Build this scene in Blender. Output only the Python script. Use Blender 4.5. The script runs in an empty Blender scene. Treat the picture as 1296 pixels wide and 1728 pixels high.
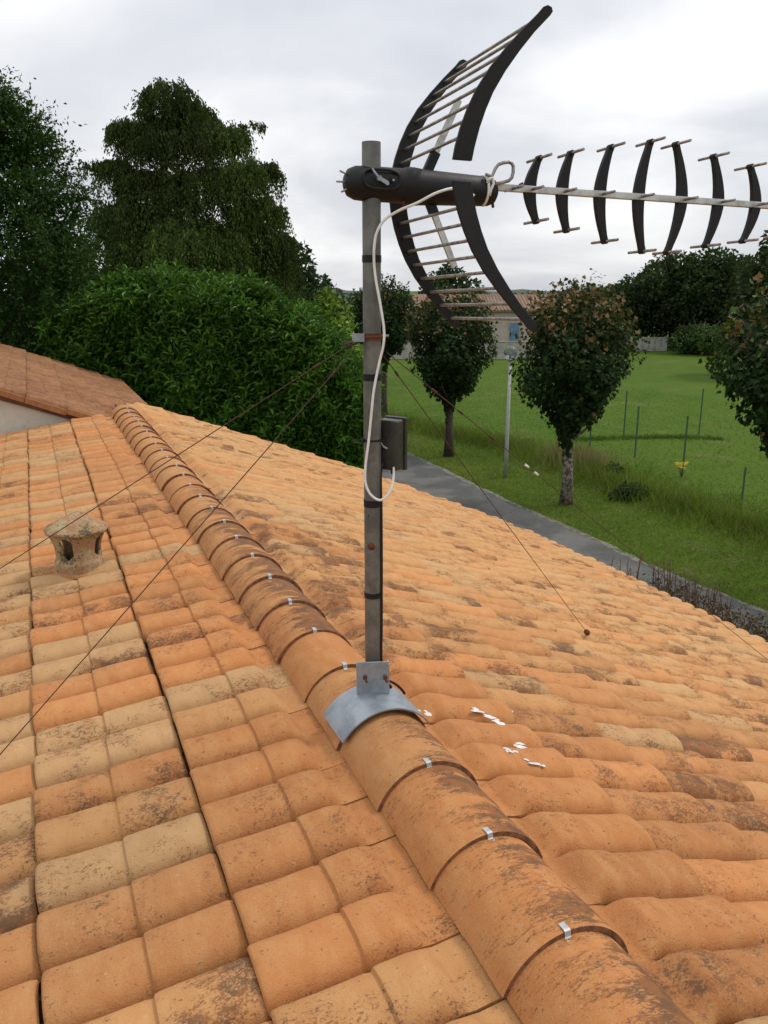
import bpy, math, random
import numpy as np
from mathutils import Vector, Matrix

random.seed(7)
rng = np.random.default_rng(7)
sc = bpy.context.scene
COL = sc.collection
R_ = math.radians

# ------------------------------------------------------------------ camera, light, sky
HC = 5.6                                    # eye height above the ground
PITCH = R_(15.241)
cam_d = bpy.data.cameras.new('camera'); cam = bpy.data.objects.new('camera', cam_d); COL.objects.link(cam)
cam.location = (0, 0, HC); cam.rotation_euler = (R_(90) - PITCH, 0, 0)
cam_d.sensor_fit = 'VERTICAL'; cam_d.sensor_height = 36; cam_d.lens = 36 * 1380 / 1728
cam_d.clip_start = 0.05; cam_d.clip_end = 3000
sc.camera = cam

SUN_EL, SUN_AZ = R_(52), R_(62)            # azimuth clockwise from +Y
sun_d = bpy.data.lights.new('sun', 'SUN'); sun = bpy.data.objects.new('sun', sun_d); COL.objects.link(sun)
sun_d.energy = 1.5; sun_d.angle = R_(10); sun_d.color = (1.0, 0.95, 0.88)
sdir = Vector((math.sin(SUN_AZ) * math.cos(SUN_EL), math.cos(SUN_AZ) * math.cos(SUN_EL), math.sin(SUN_EL)))
sun.rotation_euler = (-sdir).to_track_quat('-Z', 'Y').to_euler(); sun.location = (0, 0, 60)

world = bpy.data.worlds.new('World'); sc.world = world; world.use_nodes = True
def build_world():
    nt = world.node_tree; N = nt.nodes; L = nt.links; N.clear()
    out = N.new('ShaderNodeOutputWorld'); bg = N.new('ShaderNodeBackground'); bg.inputs['Strength'].default_value = 0.1
    sky = N.new('ShaderNodeTexSky'); sky.sky_type = 'NISHITA'; sky.sun_disc = False
    sky.sun_elevation = SUN_EL; sky.sun_rotation = SUN_AZ
    tc = N.new('ShaderNodeTexCoord')
    sep = N.new('ShaderNodeSeparateXYZ'); L.new(tc.outputs['Generated'], sep.inputs[0])
    zc = N.new('ShaderNodeMath'); zc.operation = 'MAXIMUM'; zc.inputs[1].default_value = 0.0; L.new(sep.outputs['Z'], zc.inputs[0])
    za = N.new('ShaderNodeMath'); za.operation = 'ADD'; za.inputs[1].default_value = 0.28; L.new(zc.outputs[0], za.inputs[0])
    dx = N.new('ShaderNodeMath'); dx.operation = 'DIVIDE'; L.new(sep.outputs['X'], dx.inputs[0]); L.new(za.outputs[0], dx.inputs[1])
    dy = N.new('ShaderNodeMath'); dy.operation = 'DIVIDE'; L.new(sep.outputs['Y'], dy.inputs[0]); L.new(za.outputs[0], dy.inputs[1])
    cmb = N.new('ShaderNodeCombineXYZ'); L.new(dx.outputs[0], cmb.inputs[0]); L.new(dy.outputs[0], cmb.inputs[1])
    mp = N.new('ShaderNodeMapping'); mp.inputs['Location'].default_value = (3.1, 0.7, 0); mp.inputs['Scale'].default_value = (0.75, 0.8, 1)
    L.new(cmb.outputs[0], mp.inputs[0])
    n1 = N.new('ShaderNodeTexNoise'); n1.inputs['Scale'].default_value = 1.3; n1.inputs['Detail'].default_value = 7; n1.inputs['Roughness'].default_value = 0.5
    n1.inputs['Distortion'].default_value = 0.3
    L.new(mp.outputs[0], n1.inputs['Vector'])
    ramp = N.new('ShaderNodeValToRGB'); e = ramp.color_ramp.elements
    e[0].position = 0.34; e[0].color = (5.7, 5.9, 6.4, 1)
    e[1].position = 0.62; e[1].color = (9.6, 9.6, 9.6, 1)
    m_ = ramp.color_ramp.elements.new(0.47); m_.color = (6.9, 7.05, 7.4, 1)
    L.new(n1.outputs['Fac'], ramp.inputs[0])
    # an overcast sky is brighter overhead
    zb = N.new('ShaderNodeMath'); zb.operation = 'MULTIPLY_ADD'; zb.inputs[1].default_value = 0.55; zb.inputs[2].default_value = 0.97; L.new(zc.outputs[0], zb.inputs[0])
    vm = N.new('ShaderNodeVectorMath'); vm.operation = 'SCALE'; L.new(ramp.outputs[0], vm.inputs[0]); L.new(zb.outputs[0], vm.inputs['Scale'])
    mix = N.new('ShaderNodeMix'); mix.data_type = 'RGBA'; mix.inputs[0].default_value = 0.93
    L.new(sky.outputs[0], mix.inputs[6]); L.new(vm.outputs[0], mix.inputs[7])
    L.new(mix.outputs[2], bg.inputs['Color']); L.new(bg.outputs[0], out.inputs[0])
build_world()
sc.view_settings.view_transform = 'Standard'; sc.view_settings.look = 'None'
sc.view_settings.exposure = 0.12; sc.view_settings.gamma = 1.0; sc.view_settings.use_curve_mapping = False
sc.cycles.max_bounces = 6; sc.cycles.diffuse_bounces = 3; sc.cycles.transparent_max_bounces = 8

# ------------------------------------------------------------------ helpers: geometry of the place
FPX = 1380.0
cF = np.array([0, math.cos(PITCH), -math.sin(PITCH)]); cU = np.array([0, math.sin(PITCH), math.cos(PITCH)]); cR = np.array([1., 0, 0])
EYE = np.array([0, 0, HC])
def ray(x, y): return (x - 648) / FPX * cR + (864 - y) / FPX * cU + cF
def at(x, y, Y):                            # point at distance Y in front
    r = ray(x, y); return EYE + r * (Y / r[1])
def ground(x, y, z=0.0):
    r = ray(x, y); return EYE + r * ((z - HC) / r[2])
def proj(P):
    v = np.asarray(P, float) - EYE; z = v @ cF
    return 648 + FPX * (v @ cR) / z, 864 - FPX * (v @ cU) / z, z
AZ = R_(22.92769786)
dR = np.array([-math.sin(AZ), math.cos(AZ), 0]); pR = np.array([math.cos(AZ), math.sin(AZ), 0])
CW = 0.9208; RZ = HC - 1.3                  # ridge crest
TL, TR = 0.15, 0.37                         # roof pitches, left and right
ZL0, ZR0 = -0.10, -0.09
def roof_pt(w, s, z): return dR * s + pR * (CW + w) + np.array([0, 0, RZ + z])
def zroof(w): return (ZL0 + TL * w) if w < 0 else (ZR0 - TR * w)
def on_roof(x, y, lift=0.03):               # pixel -> point on the roof (left or right slope)
    r = ray(x, y)
    t, z0, sgn = (TR, ZR0, 1)
    for (t, z0, sgn) in ((TR, ZR0, 1), (TL, ZL0, -1)):
        # z = RZ+z0+lift - sgn*t*(P.p - CW)
        n = np.array([pR[0] * t * sgn, pR[1] * t * sgn, 1.0])
        k = (RZ + z0 + lift + sgn * t * CW - EYE @ n) / (r @ n)
        P = EYE + r * k; w = P @ pR - CW
        if w * sgn >= 0: return P
    return P

# ------------------------------------------------------------------ helpers: objects and meshes
def tag(o, label=None, cat=None, group=None, kind=None):
    if label: o['label'] = label
    if cat: o['category'] = cat
    if group: o['group'] = group
    if kind: o['kind'] = kind
    return o
def empty(name, loc=(0, 0, 0), rz=0.0, **k):
    o = bpy.data.objects.new(name, None); COL.objects.link(o); o.empty_display_size = 0.1
    o.location = loc; o.rotation_euler = (0, 0, rz)
    return tag(o, **k)
class MB:
    def __init__(s): s.v = []; s.f = []; s.sm = []
    def add(s, vs, fs, smooth=False):
        b = len(s.v); s.v += [tuple(map(float, p)) for p in vs]
        s.f += [tuple(i + b for i in f) for f in fs]; s.sm += [smooth] * len(fs); return s
    def box(s, c, h, M=None):
        vs = [(c[0] + h[0] * i, c[1] + h[1] * j, c[2] + h[2] * k) for i in (-1, 1) for j in (-1, 1) for k in (-1, 1)]
        if M is not None: vs = [M @ Vector(p) for p in vs]
        return s.add(vs, [(0, 1, 3, 2), (4, 6, 7, 5), (0, 4, 5, 1), (2, 3, 7, 6), (0, 2, 6, 4), (1, 5, 7, 3)])
    def tube(s, pts, r, n=8, cap=True, smooth=True):
        pts = [np.asarray(p, float) for p in pts]; m = len(pts)
        rr = r if hasattr(r, '__len__') else [r] * m
        vs = []; prev = None
        for i, p in enumerate(pts):
            t = pts[min(i + 1, m - 1)] - pts[max(i - 1, 0)]; t = t / (np.linalg.norm(t) + 1e-9)
            if prev is None:
                a = np.array([0, 0, 1.]) if abs(t[2]) < .9 else np.array([1., 0, 0])
            else: a = prev
            u = a - t * (a @ t); u /= np.linalg.norm(u) + 1e-9; prev = u; w = np.cross(t, u)
            for k in range(n):
                q = 2 * math.pi * k / n; vs.append(p + (u * math.cos(q) + w * math.sin(q)) * rr[i])
        fs = [(i * n + k, i * n + (k + 1) % n, (i + 1) * n + (k + 1) % n, (i + 1) * n + k) for i in range(m - 1) for k in range(n)]
        s.add(vs, fs, smooth)
        if cap:
            b = len(s.v) - m * n
            s.f += [tuple(b + k for k in reversed(range(n))), tuple(b + (m - 1) * n + k for k in range(n))]; s.sm += [False, False]
        return s
    def lathe(s, prof, n=24, smooth=True, fn=None):      # prof: (r, z)
        vs = []
        for (r, z) in prof:
            for k in range(n):
                q = 2 * math.pi * k / n; p = (r * math.cos(q), r * math.sin(q), z)
                vs.append(fn(p) if fn else p)
        m = len(prof)
        fs = [(i * n + k, i * n + (k + 1) % n, (i + 1) * n + (k + 1) % n, (i + 1) * n + k) for i in range(m - 1) for k in range(n)]
        return s.add(vs, fs, smooth)
    def prism(s, poly, a, b, fn):                         # poly of 2-D points, extruded from a to b through fn(u, v, w)
        n = len(poly)
        vs = [fn(u, v, a) for u, v in poly] + [fn(u, v, b) for u, v in poly]
        fs = [tuple(reversed(range(n))), tuple(range(n, 2 * n))] + [(i, (i + 1) % n, n + (i + 1) % n, n + i) for i in range(n)]
        return s.add(vs, fs)
    def build(s, name, mat, parent=None, bevel=0, loc=None):
        me = bpy.data.meshes.new(name); me.from_pydata(s.v, [], s.f); me.update()
        me.polygons.foreach_set('use_smooth', s.sm)
        if mat: me.materials.append(mat)
        import bmesh
        bm = bmesh.new(); bm.from_mesh(me); bmesh.ops.recalc_face_normals(bm, faces=bm.faces); bm.to_mesh(me); bm.free()
        o = bpy.data.objects.new(name, me); COL.objects.link(o)
        if parent: o.parent = parent
        if loc is not None: o.location = loc
        if bevel:
            md = o.modifiers.new('edge', 'BEVEL'); md.width = bevel; md.segments = 2; md.limit_method = 'ANGLE'; md.angle_limit = R_(40)
        return o
def fast_mesh(name, V, F, mat, parent=None, tint=None, smooth=False, uvw=None, sharp=0):
    """V (n,3); F list of (m,k) arrays of equal-sided faces; tint (n,4) point colours"""
    me = bpy.data.meshes.new(name)
    Fs = F if isinstance(F, list) else [F]
    loops = np.concatenate([f.ravel() for f in Fs]).astype(np.int32)
    tot = np.concatenate([np.full(len(f), f.shape[1], np.int32) for f in Fs])
    st = np.concatenate([[0], np.cumsum(tot)[:-1]]).astype(np.int32)
    me.vertices.add(len(V)); me.vertices.foreach_set('co', np.ascontiguousarray(V, np.float32).ravel())
    me.loops.add(len(loops)); me.loops.foreach_set('vertex_index', loops)
    me.polygons.add(len(tot)); me.polygons.foreach_set('loop_start', st); me.polygons.foreach_set('loop_total', tot)
    me.polygons.foreach_set('use_smooth', np.full(len(tot), smooth))
    if tint is not None:
        a = me.attributes.new('tint', 'FLOAT_COLOR', 'POINT'); a.data.foreach_set('color', np.ascontiguousarray(tint, np.float32).ravel())
    if uvw is not None:
        a = me.attributes.new('tpos', 'FLOAT_VECTOR', 'POINT'); a.data.foreach_set('vector', np.ascontiguousarray(uvw, np.float32).ravel())
    me.materials.append(mat); me.update(); me.validate()
    if sharp: me.set_sharp_from_angle(angle=R_(sharp))
    o = bpy.data.objects.new(name, me); COL.objects.link(o)
    if parent: o.parent = parent
    return o

# ------------------------------------------------------------------ materials
class NT:
    def __init__(s, name):
        s.m = bpy.data.materials.new(name); s.m.use_nodes = True; s.t = s.m.node_tree; s.N = s.t.nodes; s.L = s.t.links
        s.b = s.N['Principled BSDF']; s.out = s.N['Material Output']
    def n(s, t, **k):
        q = s.N.new(t)
        for a, v in k.items(): setattr(q, a, v)
        return q
    def lk(s, a, b): s.L.new(a, b)
    def val(s, q, v):
        if hasattr(v, 'is_output') or isinstance(v, bpy.types.NodeSocket): s.lk(v, q)
        else: q.default_value = v
    def math(s, op, a, b=0.0, c=0.0, clamp=False):
        q = s.n('ShaderNodeMath', operation=op, use_clamp=clamp); s.val(q.inputs[0], a); s.val(q.inputs[1], b)
        if op in ('MULTIPLY_ADD', 'SMOOTH_MIN'): s.val(q.inputs[2], c)
        return q.outputs[0]
    def noise(s, vec, scale, detail=4, rough=.55, dist=0.0):
        q = s.n('ShaderNodeTexNoise'); q.inputs['Scale'].default_value = scale; q.inputs['Detail'].default_value = detail
        q.inputs['Roughness'].default_value = rough; q.inputs['Distortion'].default_value = dist
        if vec is not None: s.lk(vec, q.inputs['Vector'])
        return q.outputs['Fac']
    def mapping(s, vec, scale=(1, 1, 1), loc=(0, 0, 0)):
        q = s.n('ShaderNodeMapping'); q.inputs['Scale'].default_value = scale; q.inputs['Location'].default_value = loc; s.lk(vec, q.inputs[0]); return q.outputs[0]
    def ramp(s, x, lo, hi, smooth=True):
        q = s.n('ShaderNodeMapRange', interpolation_type='SMOOTHSTEP' if smooth else 'LINEAR'); s.val(q.inputs[0], x)
        q.inputs[1].default_value = lo; q.inputs[2].default_value = hi; return q.outputs[0]
    def mix(s, f, a, b, mode='MIX'):
        q = s.n('ShaderNodeMix', data_type='RGBA', blend_type=mode); s.val(q.inputs[0], f)
        for i, c in ((6, a), (7, b)):
            if isinstance(c, tuple): q.inputs[i].default_value = c if len(c) == 4 else (*c, 1)
            else: s.lk(c, q.inputs[i])
        return q.outputs[2]
    def bump(s, h, strength=.3, dist=.01):
        q = s.n('ShaderNodeBump'); q.inputs['Strength'].default_value = strength; q.inputs['Distance'].default_value = dist
        s.lk(h, q.inputs['Height']); s.lk(q.outputs[0], s.b.inputs['Normal'])
    def fin(s, col=None, rough=.7, metal=0.0, spec=None):
        if col is not None: s.val(s.b.inputs['Base Color'], (*col, 1) if isinstance(col, tuple) and len(col) == 3 else col)
        s.val(s.b.inputs['Roughness'], rough); s.val(s.b.inputs['Metallic'], metal)
        if spec is not None: s.b.inputs['Specular IOR Level'].default_value = spec
        return s.m

def worn(name, a, b, scale=12, rough=.6, metal=0.0, bump=.15, lo=.4, hi=.65, bd=.003, spec=None):
    q = NT(name); g = q.n('ShaderNodeTexCoord').outputs['Object']
    f = q.noise(g, scale, 6, .65); f2 = q.noise(g, scale * 9, 5, .7)
    c = q.mix(q.ramp(f, lo, hi), a, b); c = q.mix(q.math('MULTIPLY', q.ramp(f2, .5, .75), .35), c, tuple(x * .5 for x in a))
    q.bump(f2, bump, bd)
    return q.fin(c, q.math('MULTIPLY_ADD', f, .3, rough - .15), metal, spec)

def tile_material(name, per_object, flank=None):
    """clay coloured roof tile: tint colour, alpha of the tint = amount of brown growth"""
    q = NT(name)
    geo = q.n('ShaderNodeNewGeometry').outputs['Position']
    if per_object:
        oi = q.n('ShaderNodeObjectInfo'); tint, amt = oi.outputs['Color'], oi.outputs['Alpha']
        loc = q.n('ShaderNodeTexCoord').outputs['Object']
        add = q.n('ShaderNodeVectorMath', operation='ADD'); sc_ = q.n('ShaderNodeVectorMath', operation='SCALE')
        cmb = q.n('ShaderNodeCombineXYZ'); q.lk(oi.outputs['Random'], cmb.inputs[0]); q.lk(oi.outputs['Random'], cmb.inputs[1]); q.lk(oi.outputs['Random'], cmb.inputs[2])
        q.lk(cmb.outputs[0], sc_.inputs[0]); sc_.inputs['Scale'].default_value = 37.0
        q.lk(loc, add.inputs[0]); q.lk(sc_.outputs[0], add.inputs[1]); vec = add.outputs[0]
    else:
        at_ = q.n('ShaderNodeAttribute', attribute_name='tint'); tint, amt = at_.outputs['Color'], at_.outputs['Alpha']
        vec = q.n('ShaderNodeAttribute', attribute_name='tpos').outputs['Vector']
    big = q.noise(vec, 6.0, 3, .55)
    mid = q.noise(q.mapping(vec, (22, 9, 16)), 1.0, 5, .62)
    fine = q.math('ADD', q.math('MULTIPLY', q.noise(q.mapping(vec, (120, 175, 140)), 1.0, 6, .70, .8), .62), q.math('MULTIPLY', q.noise(q.mapping(vec, (34, 52, 40)), 1.0, 5, .65, .6), .38))
    speck = q.noise(vec, 240, 3, .6)
    if flank is not None:                              # ridge tiles: growth on the crest and the right flank
        sx = q.n('ShaderNodeSeparateXYZ'); q.lk(loc, sx.inputs[0])
        fl = q.ramp(sx.outputs['X'], -.10, .12)
        amt = q.math('MULTIPLY', amt, q.math('MULTIPLY_ADD', fl, 1.25, .42))
        big = q.noise(q.mapping(vec, (5, 13, 5)), 1.0, 4, .6)
        fine = q.math('ADD', q.math('MULTIPLY', q.noise(q.mapping(vec, (70, 200, 70)), 1.0, 6, .72, 1.0), .62), q.math('MULTIPLY', q.noise(q.mapping(vec, (16, 60, 16)), 1.0, 5, .68, .8), .38))
    wide = q.noise(geo, .55, 3, .5)
    base = q.mix(q.math('MULTIPLY', q.ramp(mid, .35, .72), .55), tint, q.mix(.65, tint, (.47, .27, .115)))
    base = q.mix(q.math('MULTIPLY', q.ramp(mid, .62, .38), .30), base, q.mix(.7, tint, (.30, .115, .04)))
    base = q.mix(q.math('MULTIPLY', q.ramp(wide, .42, .7), .20), base, (.44, .28, .13))
    base = q.mix(q.math('MULTIPLY', q.ramp(speck, .45, .75), .25), base, (.50, .33, .19))
    # brown and blackish growth: fine mottling that thickens where the patches are
    g = q.math('MULTIPLY', amt, q.ramp(big, .28 if flank else .30, .62 if flank else .68))
    thr = q.math('MULTIPLY_ADD', g, -.25 if flank else -.24, .618)
    m = q.math('SUBTRACT', fine, thr)
    m = q.ramp(m, -.03, .07)
    veil = q.math('MULTIPLY', g, .16 if flank else .24)
    dirt = q.mix(q.ramp(q.noise(vec, 19, 4, .6), .42, .60), (.19, .075, .030), (.075, .046, .031))
    base = q.mix(veil, base, (.24, .105, .046))
    base = q.mix(q.math('MULTIPLY', m, .78), base, dirt)
    sp2 = q.ramp(q.noise(vec, 85, 2, .5), .69, .74)
    base = q.mix(q.math('MULTIPLY', sp2, .7), base, (.09, .05, .03))
    lich = q.ramp(q.noise(vec, 70, 2, .5), .70, .75)
    base = q.mix(q.math('MULTIPLY', lich, .35), base, (.46, .40, .31))
    h = q.math('ADD', q.math('MULTIPLY', speck, .4), q.math('MULTIPLY', fine, .6))
    h2 = q.math('MULTIPLY_ADD', q.noise(vec, 30, 3, .6), .6, h)
    q.bump(h2, .6, .006)
    return q.fin(base, .88, 0, .2)

def leaf_material(name, trans=.3, rough=.5, spec=.4):
    q = NT(name)
    t = q.n('ShaderNodeAttribute', attribute_name='tint').outputs['Color']
    q.fin(t, rough, 0, spec)
    tr = q.n('ShaderNodeBsdfTranslucent'); q.lk(q.mix(.5, t, (.10, .16, .02), 'MIX'), tr.inputs[0])
    ms = q.n('ShaderNodeMixShader'); ms.inputs[0].default_value = trans
    q.lk(q.b.outputs[0], ms.inputs[1]); q.lk(tr.outputs[0], ms.inputs[2]); q.lk(ms.outputs[0], q.out.inputs[0])
    return q.m

M = {}
M['tile'] = tile_material('weathered_roof_tile', True)
M['tile_edge'] = worn('fired_clay_edge', (.23, .088, .035), (.10, .044, .022), 40, .9, 0, .3)
M['ridge'] = tile_material('weathered_ridge_tile', True, 1)
M['tile_far'] = tile_material('weathered_roof_tile_field', False)
M['deck'] = worn('mortar_bed', (.20, .09, .045), (.12, .06, .035), 9, .9)
M['stucco'] = worn('cream_stucco', (.60, .56, .46), (.53, .50, .41), 4, .95, 0, .6, .35, .7, .01)
M['galv'] = worn('galvanised_steel', (.34, .37, .40), (.24, .27, .30), 14, .5, .55, .1)
M['pole'] = worn('dull_zinc_tube', (.125, .122, .112), (.20, .19, .17), 11, .5, .45, .2, .42, .62)
M['alu'] = worn('weathered_aluminium', (.55, .54, .52), (.40, .37, .33), 20, .42, .75, .12)
M['rodmetal'] = worn('oxidised_rod', (.34, .325, .31), (.20, .17, .15), 40, .45, .7, .15)
M['blackp'] = worn('black_plastic', (.009, .009, .010), (.014, .0135, .014), 16, .55, 0, .08, spec=.3)
M['brownp'] = worn('faded_black_plastic', (.009, .0085, .009), (.016, .0135, .013), 30, .6, 0, .15, spec=.3)
M['rust'] = worn('rusty_iron', (.16, .05, .02), (.07, .03, .018), 30, .85, .2, .3)
M['white'] = worn('white_cable_sheath', (.80, .79, .77), (.72, .70, .67), 30, .5, 0, .05)
M['boxp'] = worn('smoky_box', (.035, .033, .03), (.05, .046, .042), 14, .28, 0, .03)
M['wire'] = worn('rusty_wire', (.10, .052, .033), (.06, .035, .025), 40, .8, .3, .1)
M['vent'] = None
M['clip'] = worn('dull_zinc_clip', (.50, .51, .52), (.36, .36, .36), 60, .5, .3, .2)
M['bark'] = worn('tree_bark', (.085, .065, .05), (.045, .034, .027), 8, .9, 0, .8, .35, .65, .02)
M['barkpale'] = worn('pale_flaking_bark', (.30, .25, .21), (.075, .058, .047), 11, .9, 0, .7, .45, .55, .02)
M['birchbark'] = worn('birch_bark', (.20, .19, .17), (.05, .045, .04), 6, .8, 0, .3)
M['leaf'] = leaf_material('leaf', .25, .6, .12)
M['leafgloss'] = leaf_material('laurel_leaf', .18, .42, .30)
M['twig'] = worn('dry_twig', (.12, .066, .042), (.08, .046, .03), 20, .9)
M['lamppole'] = worn('painted_grey_pole', (.42, .42, .41), (.34, .34, .33), 6, .5, .2, .05)
M['greenpost'] = worn('green_painted_post', (.03, .07, .05), (.045, .085, .06), 8, .6)
M['concrete'] = worn('grey_concrete', (.36, .35, .32), (.25, .25, .22), 2.2, .95, 0, .4)
M['blockwall'] = worn('grey_block', (.40, .37, .32), (.28, .26, .23), 1.5, .95, 0, .3)
M['beige'] = worn('beige_render', (.42, .37, .30), (.36, .32, .26), .6, .95, 0, .2)
M['farroof'] = worn('far_roof_tile', (.22, .14, .09), (.16, .10, .07), .8, .9, 0, .3)
M['bluewin'] = worn('blue_shutter', (.12, .22, .34), (.09, .17, .28), 2, .6)
M['dark'] = worn('dark_opening', (.02, .02, .022), (.03, .03, .03), 2, .3)
def vent_mat():
    q = NT('lichened_terracotta'); g = q.n('ShaderNodeTexCoord').outputs['Object']
    n1 = q.noise(g, 14, 5, .65); n2 = q.noise(g, 70, 6, .75); n3 = q.noise(q.mapping(g, (1, 1, 1), (4, 2, 1)), 9, 5, .6)
    c = q.mix(q.ramp(n3, .40, .62), (.32, .17, .09), (.36, .245, .12))
    c = q.mix(q.ramp(q.math('ADD', q.math('MULTIPLY', n1, .5), q.math('MULTIPLY', n2, .5)), .46, .58), c, (.42, .33, .19))
    c = q.mix(q.math('MULTIPLY', q.ramp(q.math('ADD', q.math('MULTIPLY', n2, .6), q.math('MULTIPLY', n3, .5)), .56, .63), .85), c, (.055, .042, .03))
    q.bump(n2, .6, .006); return q.fin(c, .9, 0, .2)
M['vent'] = vent_mat()
def grass_mat():
    q = NT('meadow_grass'); g = q.n('ShaderNodeNewGeometry').outputs['Position']
    big = q.noise(g, .11, 4, .6); mid = q.noise(g, .8, 5, .65); fine = q.noise(q.mapping(g, (1, .5, 1)), 9, 6, .7)
    c = q.mix(q.ramp(big, .35, .68), (.052, .104, .006), (.072, .122, .010))
    c = q.mix(q.math('MULTIPLY', q.ramp(mid, .42, .72), .6), c, (.088, .125, .024))
    c = q.mix(q.math('MULTIPLY', q.ramp(fine, .45, .7), .65), c, (.030, .066, .008))
    dry = q.math('MULTIPLY', q.ramp(q.noise(g, .45, 5, .65), 0.53, .70), .62); c = q.mix(dry, c, (.13, .125, .045))
    q.bump(fine, .8, .06); return q.fin(c, .95, 0, .1)
M['grass'] = grass_mat()
def asphalt_mat():
    q = NT('worn_asphalt'); g = q.n('ShaderNodeNewGeometry').outputs['Position']
    a = q.noise(g, .7, 4, .6); b = q.noise(g, 30, 5, .7); d = q.noise(q.mapping(g, (1, 1, 1)), 5, 5, .7)
    c = q.mix(q.ramp(a, .40, .60), (.070, .071, .066), (.125, .122, .112)); c = q.mix(q.math('MULTIPLY', q.ramp(b, .45, .7), .5), c, (.17, .165, .155))
    e = q.noise(g, 1.6, 5, .7); c = q.mix(q.math('MULTIPLY', q.ramp(e, .56, .66), .5), c, (.060, .066, .040))
    c = q.mix(q.math('MULTIPLY', q.ramp(d, .58, .68), .5), c, (.05, .05, .047))
    q.bump(b, .5, .01); return q.fin(c, .85, 0, .3)
M['asphalt'] = asphalt_mat()
M['gravel'] = worn('road_edge_gravel', (.22, .20, .17), (.075, .085, .045), 7, .95, 0, .8, .4, .6, .03)
M['soil'] = worn('bare_soil', (.10, .075, .05), (.06, .07, .03), 2, .95, 0, .5)
M['hill'] = worn('far_wooded_hill', (.035, .055, .035), (.05, .07, .045), .03, .95, 0, .5)

# ================================================================== THE SETTING
def sheet(name, pts, z, mat, kind='structure'):
    me = MB().add([(p[0], p[1], z) for p in pts], [tuple(range(len(pts)))])
    return tag(me.build(name, mat), kind=kind)
# ground: one fine grid near, stretching to the horizon
def ground_h(x, y):
    r = math.hypot(x, y)
    ditch = 0.0
    e = road_edge_x(y)
    if e is not None:
        u = x - e
        ditch = -0.28 * math.exp(-((u - 5.2) / .8) ** 2) + 0.18 * math.exp(-((u - 3.9) / 1.2) ** 2) * (1 if y < 40 else .3)
    return ditch * max(0, min(1, (48 - y) / 15)) + .02 * math.sin(x * .9) * math.cos(y * .7) * (0 if e is not None and abs(x - e + 2) < 4 else 1)
far_edge_px = [(600, 742), (683, 764), (733, 786), (813, 826), (887, 860), (933, 880), (1015, 916), (1091, 953), (1160, 985), (1229, 1009), (1296, 1037)]
FE = [ground(*p) for p in far_edge_px]
FE = [FE[0] + (FE[0] - FE[1]) * 2.5 + np.array([-2.5, 3, 0])] + FE + [FE[-1] + (FE[-1] - FE[-2]) * 3.0]
fe_y = np.array([p[1] for p in FE])[::-1]; fe_x = np.array([p[0] for p in FE])[::-1]
def road_edge_x(y):
    if y < fe_y[0]: return fe_x[0] + (fe_y[0] - y) * .42
    if y > fe_y[-1]: return fe_x[-1] - (y - fe_y[-1]) * .9
    return float(np.interp(y, fe_y, fe_x))
def make_ground():
    xs = np.concatenate([-np.geomspace(1500, 26, 14), np.arange(-25, 40, .5), np.geomspace(41, 1500, 14)])
    ys = np.concatenate([-np.geomspace(600, 6, 8), np.arange(-5, 60, .5), np.geomspace(61, 2500, 18)])
    V = np.array([(x, y, ground_h(x, y) if -25 <= x <= 40 and 0 < y < 60 else 0.0) for y in ys for x in xs])
    nx = len(xs); i = np.arange(len(ys) - 1)[:, None] * nx + np.arange(nx - 1)[None]
    i = i.ravel(); F = np.stack([i, i + 1, i + nx + 1, i + nx], 1)
    o = fast_mesh('ground', V, F, M['grass'], smooth=True); tag(o, kind='structure')
make_ground()
# road between the house and the field, with a ragged gravel edge
yy = np.linspace(2, 46, 150)
def strip(name, o0, o1, z, mat, jag=0.0):
    V = []; 
    for y in yy:
        e = road_edge_x(y); k = 1.12
        V.append((e + o0 * k + (random.uniform(-jag, jag)), y, z)); V.append((e + o1 * k + random.uniform(-jag, jag), y, z))
    F = np.array([(2 * i, 2 * i + 1, 2 * i + 3, 2 * i + 2) for i in range(len(yy) - 1)])
    return tag(fast_mesh(name, np.array(V), F, mat, smooth=True), kind='structure')
strip('road', -3.9, -0.08, .055, M['asphalt'])
strip('road_edge', -0.15, 0.0, .06, M['gravel'], .05)
strip('road_edge', -4.2, -3.8, .06, M['gravel'], .08)
# far low hills
def hills():
    V = []; n = 90
    for k in range(n):
        a = R_(-75 + 150 * k / (n - 1)); h = 5 + 3 * math.sin(k * .37) + 2 * math.sin(k * .91 + 1) + 1.2 * math.sin(k * 2.9)
        for rr, z in ((520, -1), (540, h * .7), (600, h), (760, h * .8)):
            V.append((rr * math.sin(a), rr * math.cos(a), z))
    F = np.array([(k * 4 + j, k * 4 + 4 + j, k * 4 + 5 + j, k * 4 + 1 + j) for k in range(n - 1) for j in range(3)])
    tag(fast_mesh('hills', np.array(V), F, M['hill'], smooth=True), kind='structure')
hills()

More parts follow.
